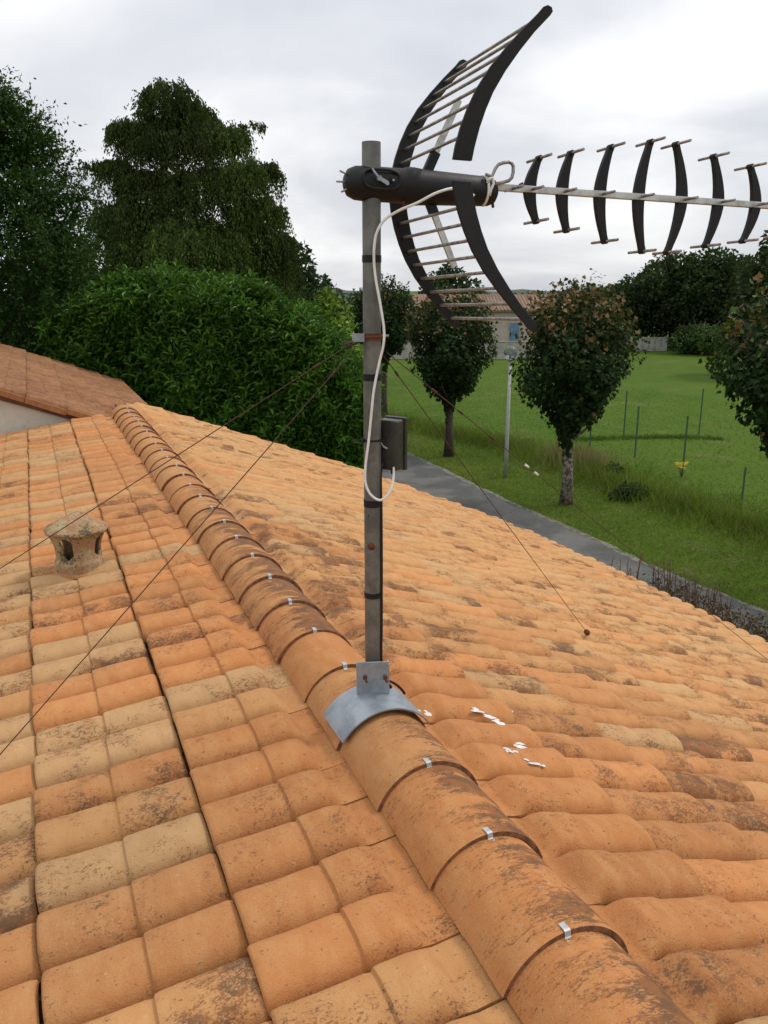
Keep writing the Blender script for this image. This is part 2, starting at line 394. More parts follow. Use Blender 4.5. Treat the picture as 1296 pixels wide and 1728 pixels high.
# ================================================================== THE HOUSE WITH THE ORANGE ROOF
house = empty('house_wing', (pR[0] * CW, pR[1] * CW, 0), AZ,
              label='low house wing under the large orange and straw coloured tiled roof', cat='house')
GA = 0.448; RW = 0.19; CELL = GA / 2; W0 = 0.149
prof_u = np.linspace(-1, 1, 13)
def tile_geo(head, cells=2, var=0, nu=13):
    """one roll of tile: x runs down the slope, y across, z up; a moulded seam halfway imitates a second tile"""
    r = np.random.default_rng(var)
    u = np.linspace(-1, 1, nu)
    hz = .052 * np.maximum(0, 1 - np.abs(u) ** 2.9) ** .62
    L = cells * CELL
    st = []                                           # x, width factor, lift, roll height factor
    if head: st += [(-.02, .99, .0, .04), (.062, .99, .001, .05), (.074, .985, .002, .12), (.108, .94, .004, .93), (.125, .95, .005, 1.0)]
    else: st += [(-.001, .90, .000, .66), (.004, .93, .001, .86), (.018, .955, .002, .97)]
    st += [(CELL * .62, .97, .007, 1.0)]
    if cells == 2:
        st += [(CELL - .016, .995, .0080, 1.01), (CELL - .004, .985, .0075, .985), (CELL + .001, .955, .0030, .915), (CELL + .006, .955, .0026, .915), (CELL + .018, .97, .0036, .98), (CELL * 1.55, .98, .008, 1.0)]
    st += [(L - .020, .995, .0160, 1.01), (L - .005, .99, .0165, 1.0), (L + .000, .98, .0155, .965), (L + .003, .96, .0130, .91)]
    V = []
    sx = r.normal(0, .0012, 4)
    for (x, wf, lift, hf) in st:
        for k in range(nu):
            V.append((x + sx[0] * 2, u[k] * RW / 2 * wf * 1.0 + sx[1], hz[k] * hf + lift + sx[2] * u[k] + .0025 * math.sin(x * 17 + var) * (1 - u[k] ** 2)))
    n = len(st)
    F = [(i * nu + k, (i + 1) * nu + k, (i + 1) * nu + k + 1, i * nu + k + 1) for i in range(n - 1) for k in range(nu - 1)]
    b = (n - 1) * nu                                  # thickness at the lower lip, going back under
    for k in range(nu): V.append((L - .004, V[b + k][1] * .98, V[b + k][2] - .020))
    e = n * nu
    for k in range(nu): V.append((L - .14, V[b + k][1] * .96, V[b + k][2] - .024))
    F += [(b + k, e + k, e + k + 1, b + k + 1) for k in range(nu - 1)]
    F += [(e + k, e + nu + k, e + nu + k + 1, e + k + 1) for k in range(nu - 1)]
    # side lips
    a0 = len(V)
    for i in range(n): V.append((st[i][0], V[i * nu][1], V[i * nu][2] - .018)); V.append((st[i][0], V[i * nu + nu - 1][1], V[i * nu + nu - 1][2] - .018))
    for i in range(n - 1):
        F += [(i * nu, a0 + 2 * i, a0 + 2 * i + 2, (i + 1) * nu), (i * nu + nu - 1, (i + 1) * nu + nu - 1, a0 + 2 * i + 3, a0 + 2 * i + 1)]
    return np.array(V), np.array(F)
TG = {(h, c, v): tile_geo(h, c, v) for h in (0, 1) for c in (1, 2) for v in range(4)}
TM = {}
for k, (V, F) in TG.items():
    o = fast_mesh('roof_tile', V, F, M['tile'], smooth=True, sharp=42); TM[k] = o.data; bpy.data.objects.remove(o)
def slope_matrix(side, w, s, z, th):
    c, n = math.cos(th), math.sin(th)
    if side > 0: X, Z, Y = Vector((c, 0, -n)), Vector((n, 0, c)), Vector((0, 1, 0))
    else: X, Z = Vector((-c, 0, -n)), Vector((-n, 0, c)); Y = Vector((0, -1, 0))
    m = Matrix((X, Y, Z)).transposed().to_4x4(); m.translation = (w, s, z); return m
ORANGE, PALE, DEEP, STRAW = np.array([.470, .188, .060]), np.array([.460, .278, .128]), np.array([.425, .155, .047]), np.array([.49, .240, .090])
def wend(s): return float(np.interp(s, [7.4, 9.26, 10.07, 10.48, 11.25], [5.40, 5.16, 4.76, 3.95, 3.4]))
def col_noise(s, w, k): return math.sin(s * 1.7 + k) * math.sin(w * 2.1 + 1.3 * k) + .6 * math.sin(s * .63 - w * 1.1 + 2 * k)
def tile_tint(side, course, roll, s, w):
    r = random.random(); n = col_noise(s, w, 1.0 if side > 0 else 2.2)
    if side < 0:
        if course == 0: p = (.90, .03, .07)
        elif course == 1: p = (.46, .40, .14)
        else: p = (.36, .46, .18)
    else:
        far = min(1, max(0, (s - 1.8) / 3.0)); p = (.78 - .50 * far, .08 + .16 * far, .14 + .34 * far)
    if side > 0 and w < .75 and s < 2.6: p = (.92, .02, .06)
    if r < p[0]: c = ORANGE * (1 - .25 * random.random()) + DEEP * .25 * random.random()
    elif r < p[0] + p[1]: c = PALE.copy()
    else: c = STRAW.copy()
    c = c * random.uniform(.93, 1.06)
    if side > 0:
        fw = min(1, max(0, (w + .35 * s - 1.3) / 2.2)); c = (c * (1 - .45 * fw) + np.array([.54, .305, .128]) * .45 * fw) * (1 + .12 * fw)
    st = .30 + .10 * n + random.uniform(-.1, .18)
    if random.random() < .14: st += random.uniform(.25, .55)
    if c[2] > .09: st += random.uniform(.05, .40) + (.15 if side < 0 and s < 3.5 else 0)
    if side > 0 and 2.6 < s < 6.0 and w < 1.0: st += .75 * (1 - w) * random.uniform(.5, 1.2)
    if side > 0 and 1.5 < s < 2.5 and .55 < w < 1.2: st += random.uniform(0, .45)
    if side > 0 and s > 4.5: st -= .12
    if side < 0 and s > 5: st -= .12
    return (*np.clip(c, 0, 1), float(np.clip(st, 0, 1)))
tiles = []                                             # (key, matrix, tint, size on the picture)
S0, S1L, S1R = -1.3, 10.05, 11.25
HM = Matrix.LocRotScale(Vector((pR[0] * CW, pR[1] * CW, 0)), Matrix.Rotation(AZ, 3, 'Z').to_quaternion(), None)
def lay(side, t, z0, s0, s1, courses, wfun=None, tintf=tile_tint, w0=W0, headed=True, store=tiles, zoff=0.0):
    th = math.atan(t); nr = int((s1 - s0) / RW)
    for k in range(nr):
        s = s0 + (k + .5) * RW
        for c in range(courses):
            w = w0 + c * GA * math.cos(th) if side > 0 else w0 + c * GA
            cells = 2
            if wfun:
                lim = wfun(s)
                if w + CELL * .5 > lim: break
                if w + CELL * 1.5 > lim: cells = 1
            z = RZ + z0 - t * w + random.uniform(-.002, .002) + zoff
            jx = random.gauss(0, .0035)
            m = slope_matrix(side, side * (w + jx), s + random.uniform(-.003, .003), z - t * jx + random.uniform(-.003, .003), th - (.024 if side > 0 else 0) + random.uniform(-.007, .007))
            m = m @ Matrix.Rotation(random.uniform(-.009, .009), 4, 'Z')
            wp = HM @ m @ Vector((.2, 0, 0)); x, y, zc = proj(wp)
            vis = zc > .3 and -160 < x < 1456 and -100 < y < 1960
            store.append(((1 if (c == 0 and headed) else 0, cells, random.randrange(4)), m, tintf(side, c, k, s, w), (zc if vis else 999 + zc)))
lay(-1, TL, ZL0, S0, S1L, 7)
lay(1, TR, ZR0, S0, S1R, 13, wend)
def place_tiles(store, parent, limit, mat_far, extra_tint=None):
    store.sort(key=lambda q: q[3])
    for key, m, tint, _ in store[:limit]:
        o = bpy.data.objects.new('roof_tile', TM[key]); COL.objects.link(o); o.parent = parent; o.matrix_local = m; o.color = tint
    Vs, Fs, Ts, Us = [], [], [], []; b = 0
    for key, m, tint, _ in store[limit:]:
        V, F = TG[key]; A = np.array(m.to_3x3()); t = np.array(m.translation)
        Vs.append(V @ A.T + t); Fs.append(F + b); b += len(V); Ts.append(np.tile(tint, (len(V), 1)))
        Us.append(V + np.array([random.random(), random.random(), random.random()]) * 37)
    if Vs:
        o = fast_mesh('roof_tile_field', np.concatenate(Vs), np.concatenate(Fs), mat_far, parent, np.concatenate(Ts), True, np.concatenate(Us), 42); tag(o, kind='stuff')
place_tiles(tiles, house, 296, M['tile_far'])
# bed under the tiles, walls below
th = MB()
def slab(mb, w0, z0, w1, z1, s0, s1, t=.05):
    vs = [(w0, s0, z0), (w1, s0, z1), (w1, s1, z1), (w0, s1, z0)]; vs += [(a, b, c - t) for a, b, c in vs]
    mb.add(vs, [(0, 1, 2, 3), (7, 6, 5, 4), (0, 4, 5, 1), (1, 5, 6, 2), (2, 6, 7, 3), (3, 7, 4, 0)])
slab(th, 0, RZ + ZR0 - .045, 5.3, RZ + ZR0 - TR * 5.3 - .045, S0, 7.3)
slab(th, 0, RZ + ZR0 - .045, 3.3, RZ + ZR0 - TR * 3.3 - .045, 7.3, 11.2)
slab(th, 3.3, RZ + ZR0 - TR * 3.3 - .045, 4.6, RZ + ZR0 - TR * 4.6 - .045, 7.3, 9.8)
slab(th, -3.2, RZ + ZL0 - TL * 3.2 - .04, 0, RZ + ZL0 - .04, S0, 10.0)
th.build('roof_bed', M['deck'], house)
wl = MB(); wl.box((.9, 4.35, 1.05), (3.9, 5.5, 1.05)); wl.build('wall', M['stucco'], house)

# ridge tiles: each a half-round cap, its near end lapping over the next
CG = 0.3415
def cap_mesh(var):
    r = np.random.default_rng(var + 50)
    na = 25; ang = np.linspace(R_(-70), R_(84), na)
    st = [(.0, .158, 0), (.04, .1595, 0), (CG * .46, .1635, 0), (CG * .51, .1655, 0), (CG * .545, .163, 0), (CG * .60, .1625, 0), (CG * .93, .1695, 0), (CG + .012, .1715, 0), (CG + .02, .1708, 0), (CG + .021, .1585, 0), (CG - .01, .155, 0)]
    V = []
    j = r.normal(0, .0015, 3)
    for (y, rad, _) in st:
        for a in ang:
            V.append((math.sin(a) * rad + j[0], .0 + CG * .5 - y, -.170 + math.cos(a) * rad + j[1]))
    F = [(i * na + k, i * na + k + 1, (i + 1) * na + k + 1, (i + 1) * na + k) for i in range(len(st) - 1) for k in range(na - 1)]
    n = len(V); ed = [(i * na, i * na + na - 1) for i in range(len(st))]
    for a, b in ed: V.append((V[a][0] + .012, V[a][1], V[a][2] - .002)); V.append((V[b][0] - .012, V[b][1], V[b][2] - .002))
    for i in range(len(st) - 1):
        F += [(ed[i][0], ed[i + 1][0], n + 2 * i + 2, n + 2 * i), (ed[i][1], n + 2 * i + 1, n + 2 * i + 3, ed[i + 1][1])]
    return np.array(V), np.array(F)
caps = []
for v in range(5):
    V, F = cap_mesh(v); o = fast_mesh('ridge_tile', V, F, M['ridge'], smooth=True, sharp=35); o.data.materials.append(M['tile_edge'])
    mi = np.zeros(len(F), np.int32); mi[24 * 8:24 * 10] = 1; o.data.polygons.foreach_set('material_index', mi); caps.append(o.data); bpy.data.objects.remove(o)
clip_mb = MB()
cp = [(.024, .0030), (.012, .0036), (.004, .0042), (-.001, .0030), (-.003, -.010), (-.006, -.012), (-.014, -.011)]
vv = [(x, y, z) for (y, z) in cp for x in (-.0075, .0075)]
clip_mb.add(vv, [(2 * i, 2 * i + 1, 2 * i + 3, 2 * i + 2) for i in range(len(cp) - 1)])
clip_src = clip_mb.build('ridge_clip', M['clip']); clip_me = clip_src.data; bpy.data.objects.remove(clip_src)
s_first = 1.319 * 1.3 / 1.45                           # the joint with the nearest clip in view
cap_stain = {}
k0 = -7
for k in range(k0, 26):
    sj = s_first + k * CG                              # near end of this cap
    if sj > 10.0: break
    o = bpy.data.objects.new('ridge_tile', random.choice(caps)); COL.objects.link(o); o.parent = house
    o.location = (random.uniform(-.003, .003), sj + CG * .5, RZ + random.uniform(-.002, .002)); o.rotation_euler = (0, random.uniform(-.02, .02), random.uniform(-.008, .008))
    c = ORANGE * random.uniform(.95, 1.05) if random.random() < .5 else (STRAW * .6 + ORANGE * .4) * random.uniform(.95, 1.05)
    amt = .58 + random.uniform(-.12, .2)
    if 5 <= k <= 10: amt = 1.30 + random.uniform(-.15, .1)
    if k == 4: amt = .10
    if k > 12: amt = .45 + random.uniform(-.1, .25)
    o.color = (*c, amt)
    q = bpy.data.objects.new('ridge_clip', clip_me); COL.objects.link(q); q.parent = o; q.location = (random.uniform(-.012, .012), -CG * .5 - .021, -.0005)
    q.rotation_euler = (0, 0, random.uniform(-.06, .06))

# ------------------------------------------------------------------ taller house behind, brown tiles and cream gable wall
main = empty('main_house', (pR[0] * CW, pR[1] * CW, 0), AZ, label='taller house with brown tiled roof and cream gable wall beyond the ridge end', cat='house')
ZM = -0.27; MS0, MS1 = 9.93, 17.3
mt = []
def brown(side, c, k, s, w):
    v = random.uniform(.82, 1.12); f = .5 + .5 * math.sin(s * .9 + w * .8)
    cc = np.array([.205, .080, .036]) * (1 - f * .3) + np.array([.14, .07, .045]) * f * .3
    return (*np.clip(cc * v, 0, 1), .42 + random.uniform(0, .4))
wtop = -6.1
lay(1, TR, ZM, MS0, MS1, 16, lambda s: 1.02, brown, wtop, False, mt)
place_tiles(mt, main, 290, M['tile_far'])
mb = MB(); slab(mb, wtop, RZ + ZM - TR * wtop - .045, .8, RZ + ZM - TR * .8 - .045, MS0 + .05, MS1); mb.build('roof_bed', M['deck'], main)
# verge: overlapping edge tiles along the gable
for i in range(15):
    w = wtop + i * GA * .94; z = RZ + ZM - TR * w
    if w > .1: break
    o = MB().box((0, 0, 0), (GA * .5, .012, .034)).build('verge_tile', M['tile'], main, .006)
    o.matrix_local = slope_matrix(1, w + GA * .45, MS0 - .02 - .006 * (i % 2), z - TR * GA * .45 - .012 + .012 * (i % 2), math.atan(TR) + .02); o.color = (.30, .115, .05, .3)
gw = MB()
gp = [(-6.0, 0), (.7, 0), (.7, RZ + ZM - TR * .7 - .1), (-6.0, RZ + ZM + TR * 6.0 - .1)]
gw.prism(gp, MS0 + .08, MS0 + .3, lambda u, v, w_: (u, w_, v)); gw.build('gable_wall', M['stucco'], main)
gw = MB(); gw.box((-2.6, MS0 + 3.6, 1.6), (3.3, 3.2, 1.6)); gw.build('wall', M['stucco'], main)

# ------------------------------------------------------------------ clay vent
def vent():
    P = on_roof(136, 962, .035); s = P @ dR
    root = empty('roof_vent', P + np.array([0, 0, .012]), R_(-8) + R_(45), label='lichen covered terracotta vent cowl standing on the left slope of the roof', cat='roof vent')
    k = .128
    # perforated body as a grid with four oval openings
    nz, na = 26, 72; H = .222
    def rad(z):
        t = z / H
        if t < .30: return k * (1.0 - .07 * max(0, (t - .25) / .05))
        return k * (.92 + .30 * max(0, (t - .45) / .55) ** 1.9)
    V = []; F = []
    zs = np.linspace(0, H, nz)
    for z in zs:
        for a in range(na):
            q = 2 * math.pi * a / na; V.append((rad(z) * math.cos(q), rad(z) * math.sin(q), z))
    for i in range(nz - 1):
        for a in range(na):
            q = (a + .5) / na * 4 % 1 - .5; zc = (zs[i] + zs[i + 1]) / 2
            if abs(q / .19) ** 2.6 + abs((zc - .142) / .060) ** 2.6 < 1: continue
            F.append((i * na + a, i * na + (a + 1) % na, (i + 1) * na + (a + 1) % na, (i + 1) * na + a))
    mb = MB().add(V, F, True); o = mb.build('cowl_body', M['vent'], root)
    so = o.modifiers.new('wall', 'SOLIDIFY'); so.thickness = .018; so.offset = -1
    ss = o.modifiers.new('round', 'SUBSURF'); ss.levels = ss.render_levels = 1
    cp = MB().lathe([(.001, .312), (.03, .309), (.070, .292), (.108, .268), (.116, .258), (.158, .238), (.165, .228), (.162, .219), (.148, .216), (.10, .221), (.001, .223)], 40,
                    fn=lambda p: (p[0] * (1 + .015 * math.sin(7 * p[1] * 20)), p[1], p[2] + .004 * math.sin(p[0] * 40)))
    cp.build('cowl_cap', M['vent'], root)
    fl = MB().lathe([(.001, -.06), (.15, -.06), (.140, -.006), (.126, .008), (.001, .008)], 32); f = fl.build('flashing_tile', M['tile'], root); f.color = (.42, .16, .06, .35)
    dk = MB().lathe([(.001, .02), (.09, .02)], 24); dk.build('flue', M['dark'], root)
vent()

# ================================================================== MAST
MX, MY = -0.0358, 2.4924
def zpx(py):                                            # height on the mast for a picture row
    r = ray(627.5, py); return (EYE + r * (MY / r[1]))[2]
mast = empty('aerial_mast', (MX, MY, RZ), label='grey metal aerial mast standing on the ridge on a galvanised saddle bracket', cat='mast')
def up(z): return z - RZ
mb = MB(); zt = HC + .399; zb = RZ + .075
mb.tube([(0, 0, up(zb)), (0, 0, up(zt))], .0268, 28, False); mb.tube([(0, 0, up(zt)), (0, 0, up(zb))], .0238, 28, False)
mb.lathe([(.0268, up(zt)), (.0238, up(zt))], 28); mb.build('pole', M['pole'], mast)
for py, hh in ((437, .010), (636, .010), (848, .011), (1002, .009)):
    z = zpx(py); MB().lathe([(.0269, up(z) - hh), (.0282, up(z) - hh), (.0284, up(z) + hh), (.0269, up(z) + hh)], 28, False).build('tape_band', M['blackp'], mast)
MB().lathe([(.001, 0), (.0125, 0), (.0115, .0015), (.001, .002)], 14).build('rust_spot', M['rust'], mast).matrix_local = Matrix.Translation((-.004, -.0264, up(zpx(918)))) @ Matrix.Rotation(R_(90), 4, 'X')
mk = MB(); mk.prism([(-.0035, -.004), (.0035, -.004), (0, .004)], -.0272, -.0262, lambda u, v, w_: (u - .012, w_ + .0028, v)); mk.build('triangle_mark', M['blackp'], mast, loc=(0, 0, up(zpx(866))))
# guy collar
cz = up(zpx(568))
co = MB(); co.tube([(.0295 * math.cos(a), .0295 * math.sin(a), cz) for a in np.linspace(0, 2 * math.pi, 25)], .004, 8)
co.lathe([(.0269, cz - .010), (.0300, cz - .010), (.0300, cz + .010), (.0269, cz + .010)], 26, False)
col = co.build('guy_collar', M['rust'], mast)
br = MB(); br.box((-.040, -.012, cz + .006), (.018, .012, .003)); br.box((-.040, -.024, cz - .002), (.018, .002, .012)); br.build('collar_bracket', M['galv'], col)
bl = MB(); bl.tube([(.026, -.006, cz + .003), (.050, -.010, cz + .003)], .0035, 8); bl.tube([(.034, -.008, cz + .003), (.040, -.009, cz + .003)], .0075, 6); bl.build('bolt', M['galv'], col)
for sx, sy, dx in ((-.05, -.02, -.016), (-.045, .012, -.01)):
    MB().tube([(-.03, 0, cz), (sx, sy, cz - .012), (sx - .03, sy - .02, cz - .02), (sx - .02, sy + .0, cz - .028), (-.03, -.01, cz - .012)], .003, 6).build('wire_loop', M['wire'], col)
# saddle over the ridge tile and the upright plate
sad = MB(); rs = .180; a0, a1 = R_(-58), R_(57); ns = 26
ys0, ys1 = -.160, .030
Mz = Matrix.Rotation(AZ, 4, 'Z')
wm = (np.array([MX, MY, 0]) @ pR) - CW
vs = []
for rr in (rs, rs - .005):
    for i in range(ns):
        a = a0 + (a1 - a0) * i / (ns - 1)
        for y in (ys0, ys1): vs.append(Mz @ Vector((rr * math.sin(a) - wm, y, -.166 + rr * math.cos(a))))
fs = []
o_ = 2 * ns
for i in range(ns - 1):
    fs += [(2 * i, 2 * i + 2, 2 * i + 3, 2 * i + 1), (o_ + 2 * i, o_ + 2 * i + 1, o_ + 2 * i + 3, o_ + 2 * i + 2),
           (2 * i, o_ + 2 * i, o_ + 2 * i + 2, 2 * i + 2), (2 * i + 1, 2 * i + 3, o_ + 2 * i + 3, o_ + 2 * i + 1)]
fs += [(0, 1, o_ + 1, o_), (2 * ns - 2, o_ + 2 * ns - 2, o_ + 2 * ns - 1, 2 * ns - 1)]
sad.add(vs, fs, False); saddle = sad.build('mount_saddle', M['galv'], mast)
pl = MB(); pl.box((0, 0, 0), (.0515, .003, .062)); plate = pl.build('mount_plate', M['galv'], saddle, .0015)
plate.matrix_local = Matrix.Translation((.0, -.040, .062)) @ Matrix.Rotation(R_(4), 4, 'Z')
for sx in (-.0515, .0515):
    MB().box((sx, .02, .055), (.0022, .022, .055)).build('mount_flange', M['galv'], saddle).matrix_local = Matrix.Translation((0, -.040, 0)) @ Matrix.Rotation(R_(4), 4, 'Z')
for bx in (-.026, .040):
    MB().tube([(0, 0, 0), (0, -.012, 0)], .0075, 6, smooth=False).tube([(0, -.012, 0), (.006, -.026, -.006)], .0042, 8).build('bolt', M['rust'], saddle, loc=(bx, -.044, .072))

# ================================================================== AERIAL
b_az, b_pi, b_ro = R_(69.35), R_(-.965), R_(1.478)
bb = np.array([math.sin(b_az) * math.cos(b_pi), math.cos(b_az) * math.cos(b_pi), math.sin(b_pi)])
r0 = np.array([math.cos(b_az), -math.sin(b_az), 0]); n0 = np.cross(r0, bb)
rr_ = math.cos(b_ro) * r0 + math.sin(b_ro) * n0; nn = np.cross(rr_, bb)
aer = empty('tv_aerial', label='black and silver television aerial with two curved reflectors clamped near the mast top', cat='aerial')
AO = np.array([MX, MY, zpx(310) + .011])
aer.matrix_world = Matrix((Vector(bb), Vector(-rr_), Vector(nn))).transposed().to_4x4(); aer.location = AO
# boom
mb = MB(); mb.box((1.09, 0, .002), (.745, .010, .0098)); mb.build('boom', M['alu'], aer, .001)
# housing: rounded clamp block and tapering cylinder
hb = MB()
def along(p): return (p[2], p[0], p[1] * 1.02 - .012)
hb.lathe([(.001, -.082), (.020, -.080), (.036, -.070), (.0445, -.050), (.0465, -.02), (.0465, .094), (.047, .097), (.0495, .101), (.0515, .112), (.0515, .128), (.049, .150), (.0465, .20), (.0435, .29), (.0415, .352), (.0405, .370), (.034, .388), (.020, .397), (.001, .399)], 32, fn=along)
housing = hb.build('clamp_housing', M['blackp'], aer)
oval = [(.015 + .055 * math.copysign(abs(math.cos(q)) ** .6, math.cos(q)), -.004 + .026 * math.copysign(abs(math.sin(q)) ** .7, math.sin(q))) for q in np.linspace(0, 2 * math.pi, 33)[:-1]]
rim = MB(); pts = [(u, -.0455 + 4.2 * (v + .012) ** 2, v) for u, v in oval]; pts += [pts[0]]
rim.tube(pts, .0045, 8, False); rim.build('rim', M['blackp'], housing)
wn = MB()
wn.tube([(.004, -.043, -.004), (.004, -.060, -.004)], .007, 10)
for sg in (-1, 1):
    wn.prism([(0, .006), (.026, .011), (.030, .004), (.026, -.003), (0, -.006)], -.0022, .0022,
             lambda u, v, w_, sg=sg: (.004 + sg * (u * .82 + v * .2), -.056 - u * .25 + w_, -.004 - sg * (u * .62) + v * .8))
wn.build('wing_nut', M['galv'], housing)
MB().tube([(.046, -.040, -.006), (.046, -.050, -.006)], .0085, 12).tube([(.046, -.050, -.006), (.046, -.054, -.006)], .004, 8).build('knob', M['blackp'], housing)
MB().tube([(.046, -.0535, -.006), (.046, -.056, -.006)], .0035, 8).build('bolt', M['galv'], housing)
sp = MB()
for p, q in (((-.07, -.01, -.012), (-.108, -.012, -.013)), ((-.066, -.01, .004), (-.100, -.02, .014)), ((-.068, -.01, -.026), (-.094, -.014, -.040))): sp.tube([p, q], .0028, 6)
sp.build('clamp_rod', M['rodmetal'], housing)
MB().tube([(.09, -.02, -.056), (.09, -.024, -.070)], .005, 8).build('stud', M['rust'], housing)
MB().tube([(.383, -.01, -.040), (.386, -.01, -.058)], .0045, 8).build('stud', M['rust'], housing)
lp = MB(); pp = [(.345, .03), (.366, .026), (.376, .048), (.386, .060), (.402, .066), (.420, .069), (.430, .066), (.436, .058), (.436, .040), (.432, .026), (.422, .017), (.405, .012), (.375, .004)]
lp.tube([(a, -.034, n_) for a, n_ in pp], .0052, 10); lp.build('dipole_loop', M['rodmetal'], aer)
tp = MB(); tp.tube([(.352, .044 * math.cos(q) , -.012 + .043 * math.sin(q)) for q in np.linspace(-2.2, 1.2, 14) - math.pi / 2 * 1.9], .004, 6)
tp.tube([(.348, -.040, .005), (.352, -.047, .018), (.362, -.047, .020), (.366, -.045, .004), (.358, -.046, -.012), (.356, -.042, -.030)], .004, 6); tp.build('tie', M['white'], aer)
# two reflectors: an arm, two curved side plates, eight cross rods
Lc = [(.1445, .026), (.150, .060), (.162, .105), (.180, .153), (.204, .202), (.240, .256), (.283, .306), (.328, .353), (.372, .395), (.386, .411), (.397, .4155)]
Rc = [(.200, .026), (.206, .060), (.218, .108), (.233, .152), (.252, .196), (.284, .249), (.322, .300), (.364, .350), (.406, .392), (.413, .402), (.409, .412)]
for sg in (1, -1):
    arm = MB()
    A, B = np.array([.176, .040]), np.array([.268, .232]); dv = (B - A) / np.linalg.norm(B - A); pv = np.array([dv[1], -dv[0]])
    poly = [A + pv * .010, B + pv * .010, B - pv * .010, A - pv * .010]
    arm.prism([(p[0], p[1]) for p in poly], -.004, .004, lambda u, v, w_: (u, w_, v * sg))
    ref = arm.build('reflector', M['alu'], aer, .001)
    MB().prism([tuple(A + dv * -.012 + pv * .014), tuple(A + dv * .052 + pv * .014), tuple(A + dv * .052 - pv * .014), tuple(A - dv * .012 - pv * .014)], -.009, .009, lambda u, v, w_: (u, w_, v * sg)).build('arm_socket', M['blackp'], ref, .002)
    for side in (-1, 1):
        yb, ytip = -side * .229, -side * .250
        sp = MB(); nL = len(Lc)
        V = []; F = []
        for j, (o1, o2) in enumerate(((0, 0), (.011, 0))):
            pass
        th_ = .010
        ring = Lc + Rc[::-1]
        def yy_(v): return yb + (ytip - yb) * (v / .41)
        inner = []
        for (u, v) in ring: V.append((u, yy_(v) - th_ / 2, v * sg))
        for (u, v) in ring: V.append((u, yy_(v) + th_ / 2, v * sg))
        nr = len(ring)
        for i in range(nL - 1):
            F.append((i, i + 1, nr - 2 - i, nr - 1 - i)); F.append((nr + i, nr + nr - 1 - i, nr + nr - 2 - i, nr + i + 1))
        F += [(i, nr + i, nr + (i + 1) % nr, (i + 1) % nr) for i in range(nr)]
        sp.add(V, F); sp.build('side_plate', M['brownp'], ref, .0015)
    for i in range(8):
        t = (i + .35) / 7.75
        v = .075 + t * .325
        u = np.interp(v, [p[1] for p in Lc], [p[0] for p in Lc]) + .026 - .012 * (v / .41)
        hw = .224 + .02 * (v / .41)
        MB().tube([(u, -hw, v * sg), (u, hw, v * sg)], .0048, 8).build('cross_rod', M['rodmetal'], ref)
# directors: bowed black spines, each with three short rods
for (a, h, off) in ((.514, .091, .028), (.629, .113, .024), (.768, .141, .030), (.916, .167, .030), (1.088, .167, -.042), (1.240, .141, -.037), (1.401, .120, -.040), (1.560, .098, -.036), (1.70, .082, -.032)):
    d_ = MB(); n = 17; V = []; F = []
    for i in range(n):
        q = -1 + 2 * i / (n - 1); x = a + off * (abs(q) ** 1.8); wd = .0200 * (1 - .55 * abs(q) ** 1.3); dp = .008
        if abs(q) > .97: wd *= 1.25
        for (sx, sy) in ((-1, -1), (1, -1), (1, 1), (-1, 1)): V.append((x + wd * sx, dp * sy, q * h + .002))
    F = [(4 * i + k, 4 * i + (k + 1) % 4, 4 * i + 4 + (k + 1) % 4, 4 * i + 4 + k) for i in range(n - 1) for k in range(4)] + [(3, 2, 1, 0), (4 * n - 4, 4 * n - 3, 4 * n - 2, 4 * n - 1)]
    d_.add(V, F)
    for q in (-1, 1):
        xe = a + off; d_.tube([(xe, -.012, q * h + .002), (xe, .012, q * h + .002)], .0088, 10)
    ob = d_.build('director', M['brownp'], aer, .0015)
    for q in (-1, 0, 1):
        xe = a + off * abs(q); hl = .070 if q else .058
        yc = 0.0 if q else -.012
        MB().tube([(xe + (0 if q else .006), yc - hl, q * h + .002), (xe + (0 if q else .006), yc + hl, q * h + .002)], .0046, 8).build('rod', M['rodmetal'], ob)
MB().tube([(.452, -.07, .0), (.452, .04, .0)], .005, 8).build('rod', M['rodmetal'], aer)
MB().tube([(.470, -.013, .010), (.480, -.02, .016)], .004, 6).build('stud', M['rust'], aer)

# ------------------------------------------------------------------ cables, box, guys
def smooth_path(pts, n=6):
    P = [np.asarray(p, float) for p in pts]; P = [2 * P[0] - P[1]] + P + [2 * P[-1] - P[-2]]; out = []
    for i in range(1, len(P) - 2):
        for k in range(n):
            t = k / n; a, b_, c, d = P[i - 1], P[i], P[i + 1], P[i + 2]
            out.append(.5 * ((2 * b_) + (c - a) * t + (2 * a - 5 * b_ + 4 * c - d) * t * t + (3 * b_ - a - 3 * c + d) * t ** 3))
    return out + [P[-2]]
cab = MB()
cpx = [(800, 330, 2.50), (770, 318, 2.475), (738, 325, 2.44), (705, 342, 2.44), (672, 356, 2.45), (648, 372, 2.455), (636, 392, 2.455), (632, 412, 2.455), (631, 437, 2.455), (634, 470, 2.455), (642, 515, 2.452), (648, 556, 2.45), (647, 582, 2.45), (641, 608, 2.455), (635, 636, 2.455), (630, 665, 2.455), (626, 705, 2.455), (622, 745, 2.455), (617, 785, 2.455), (617, 815, 2.452), (626, 835, 2.45), (642, 844, 2.45), (656, 832, 2.46), (663, 812, 2.475), (665, 788, 2.485)]
cab.tube(smooth_path([at(*p) for p in cpx]), .0039, 10)
tag(cab.build('coaxial_cable', M['white']), 'white coaxial cable hanging in a loop down the mast from the aerial', 'cable')
cab = MB()
bp = [at(647, 780, 2.50), at(642, 800, 2.488), at(643, 860, 2.484), at(643.5, 940, 2.484), at(643.5, 1003, 2.484), at(643.5, 1060, 2.484), at(643, 1110, 2.484), at(647, 1140, 2.50), at(660, 1160, 2.52)]
cab.tube(smooth_path(bp), .0052, 8)
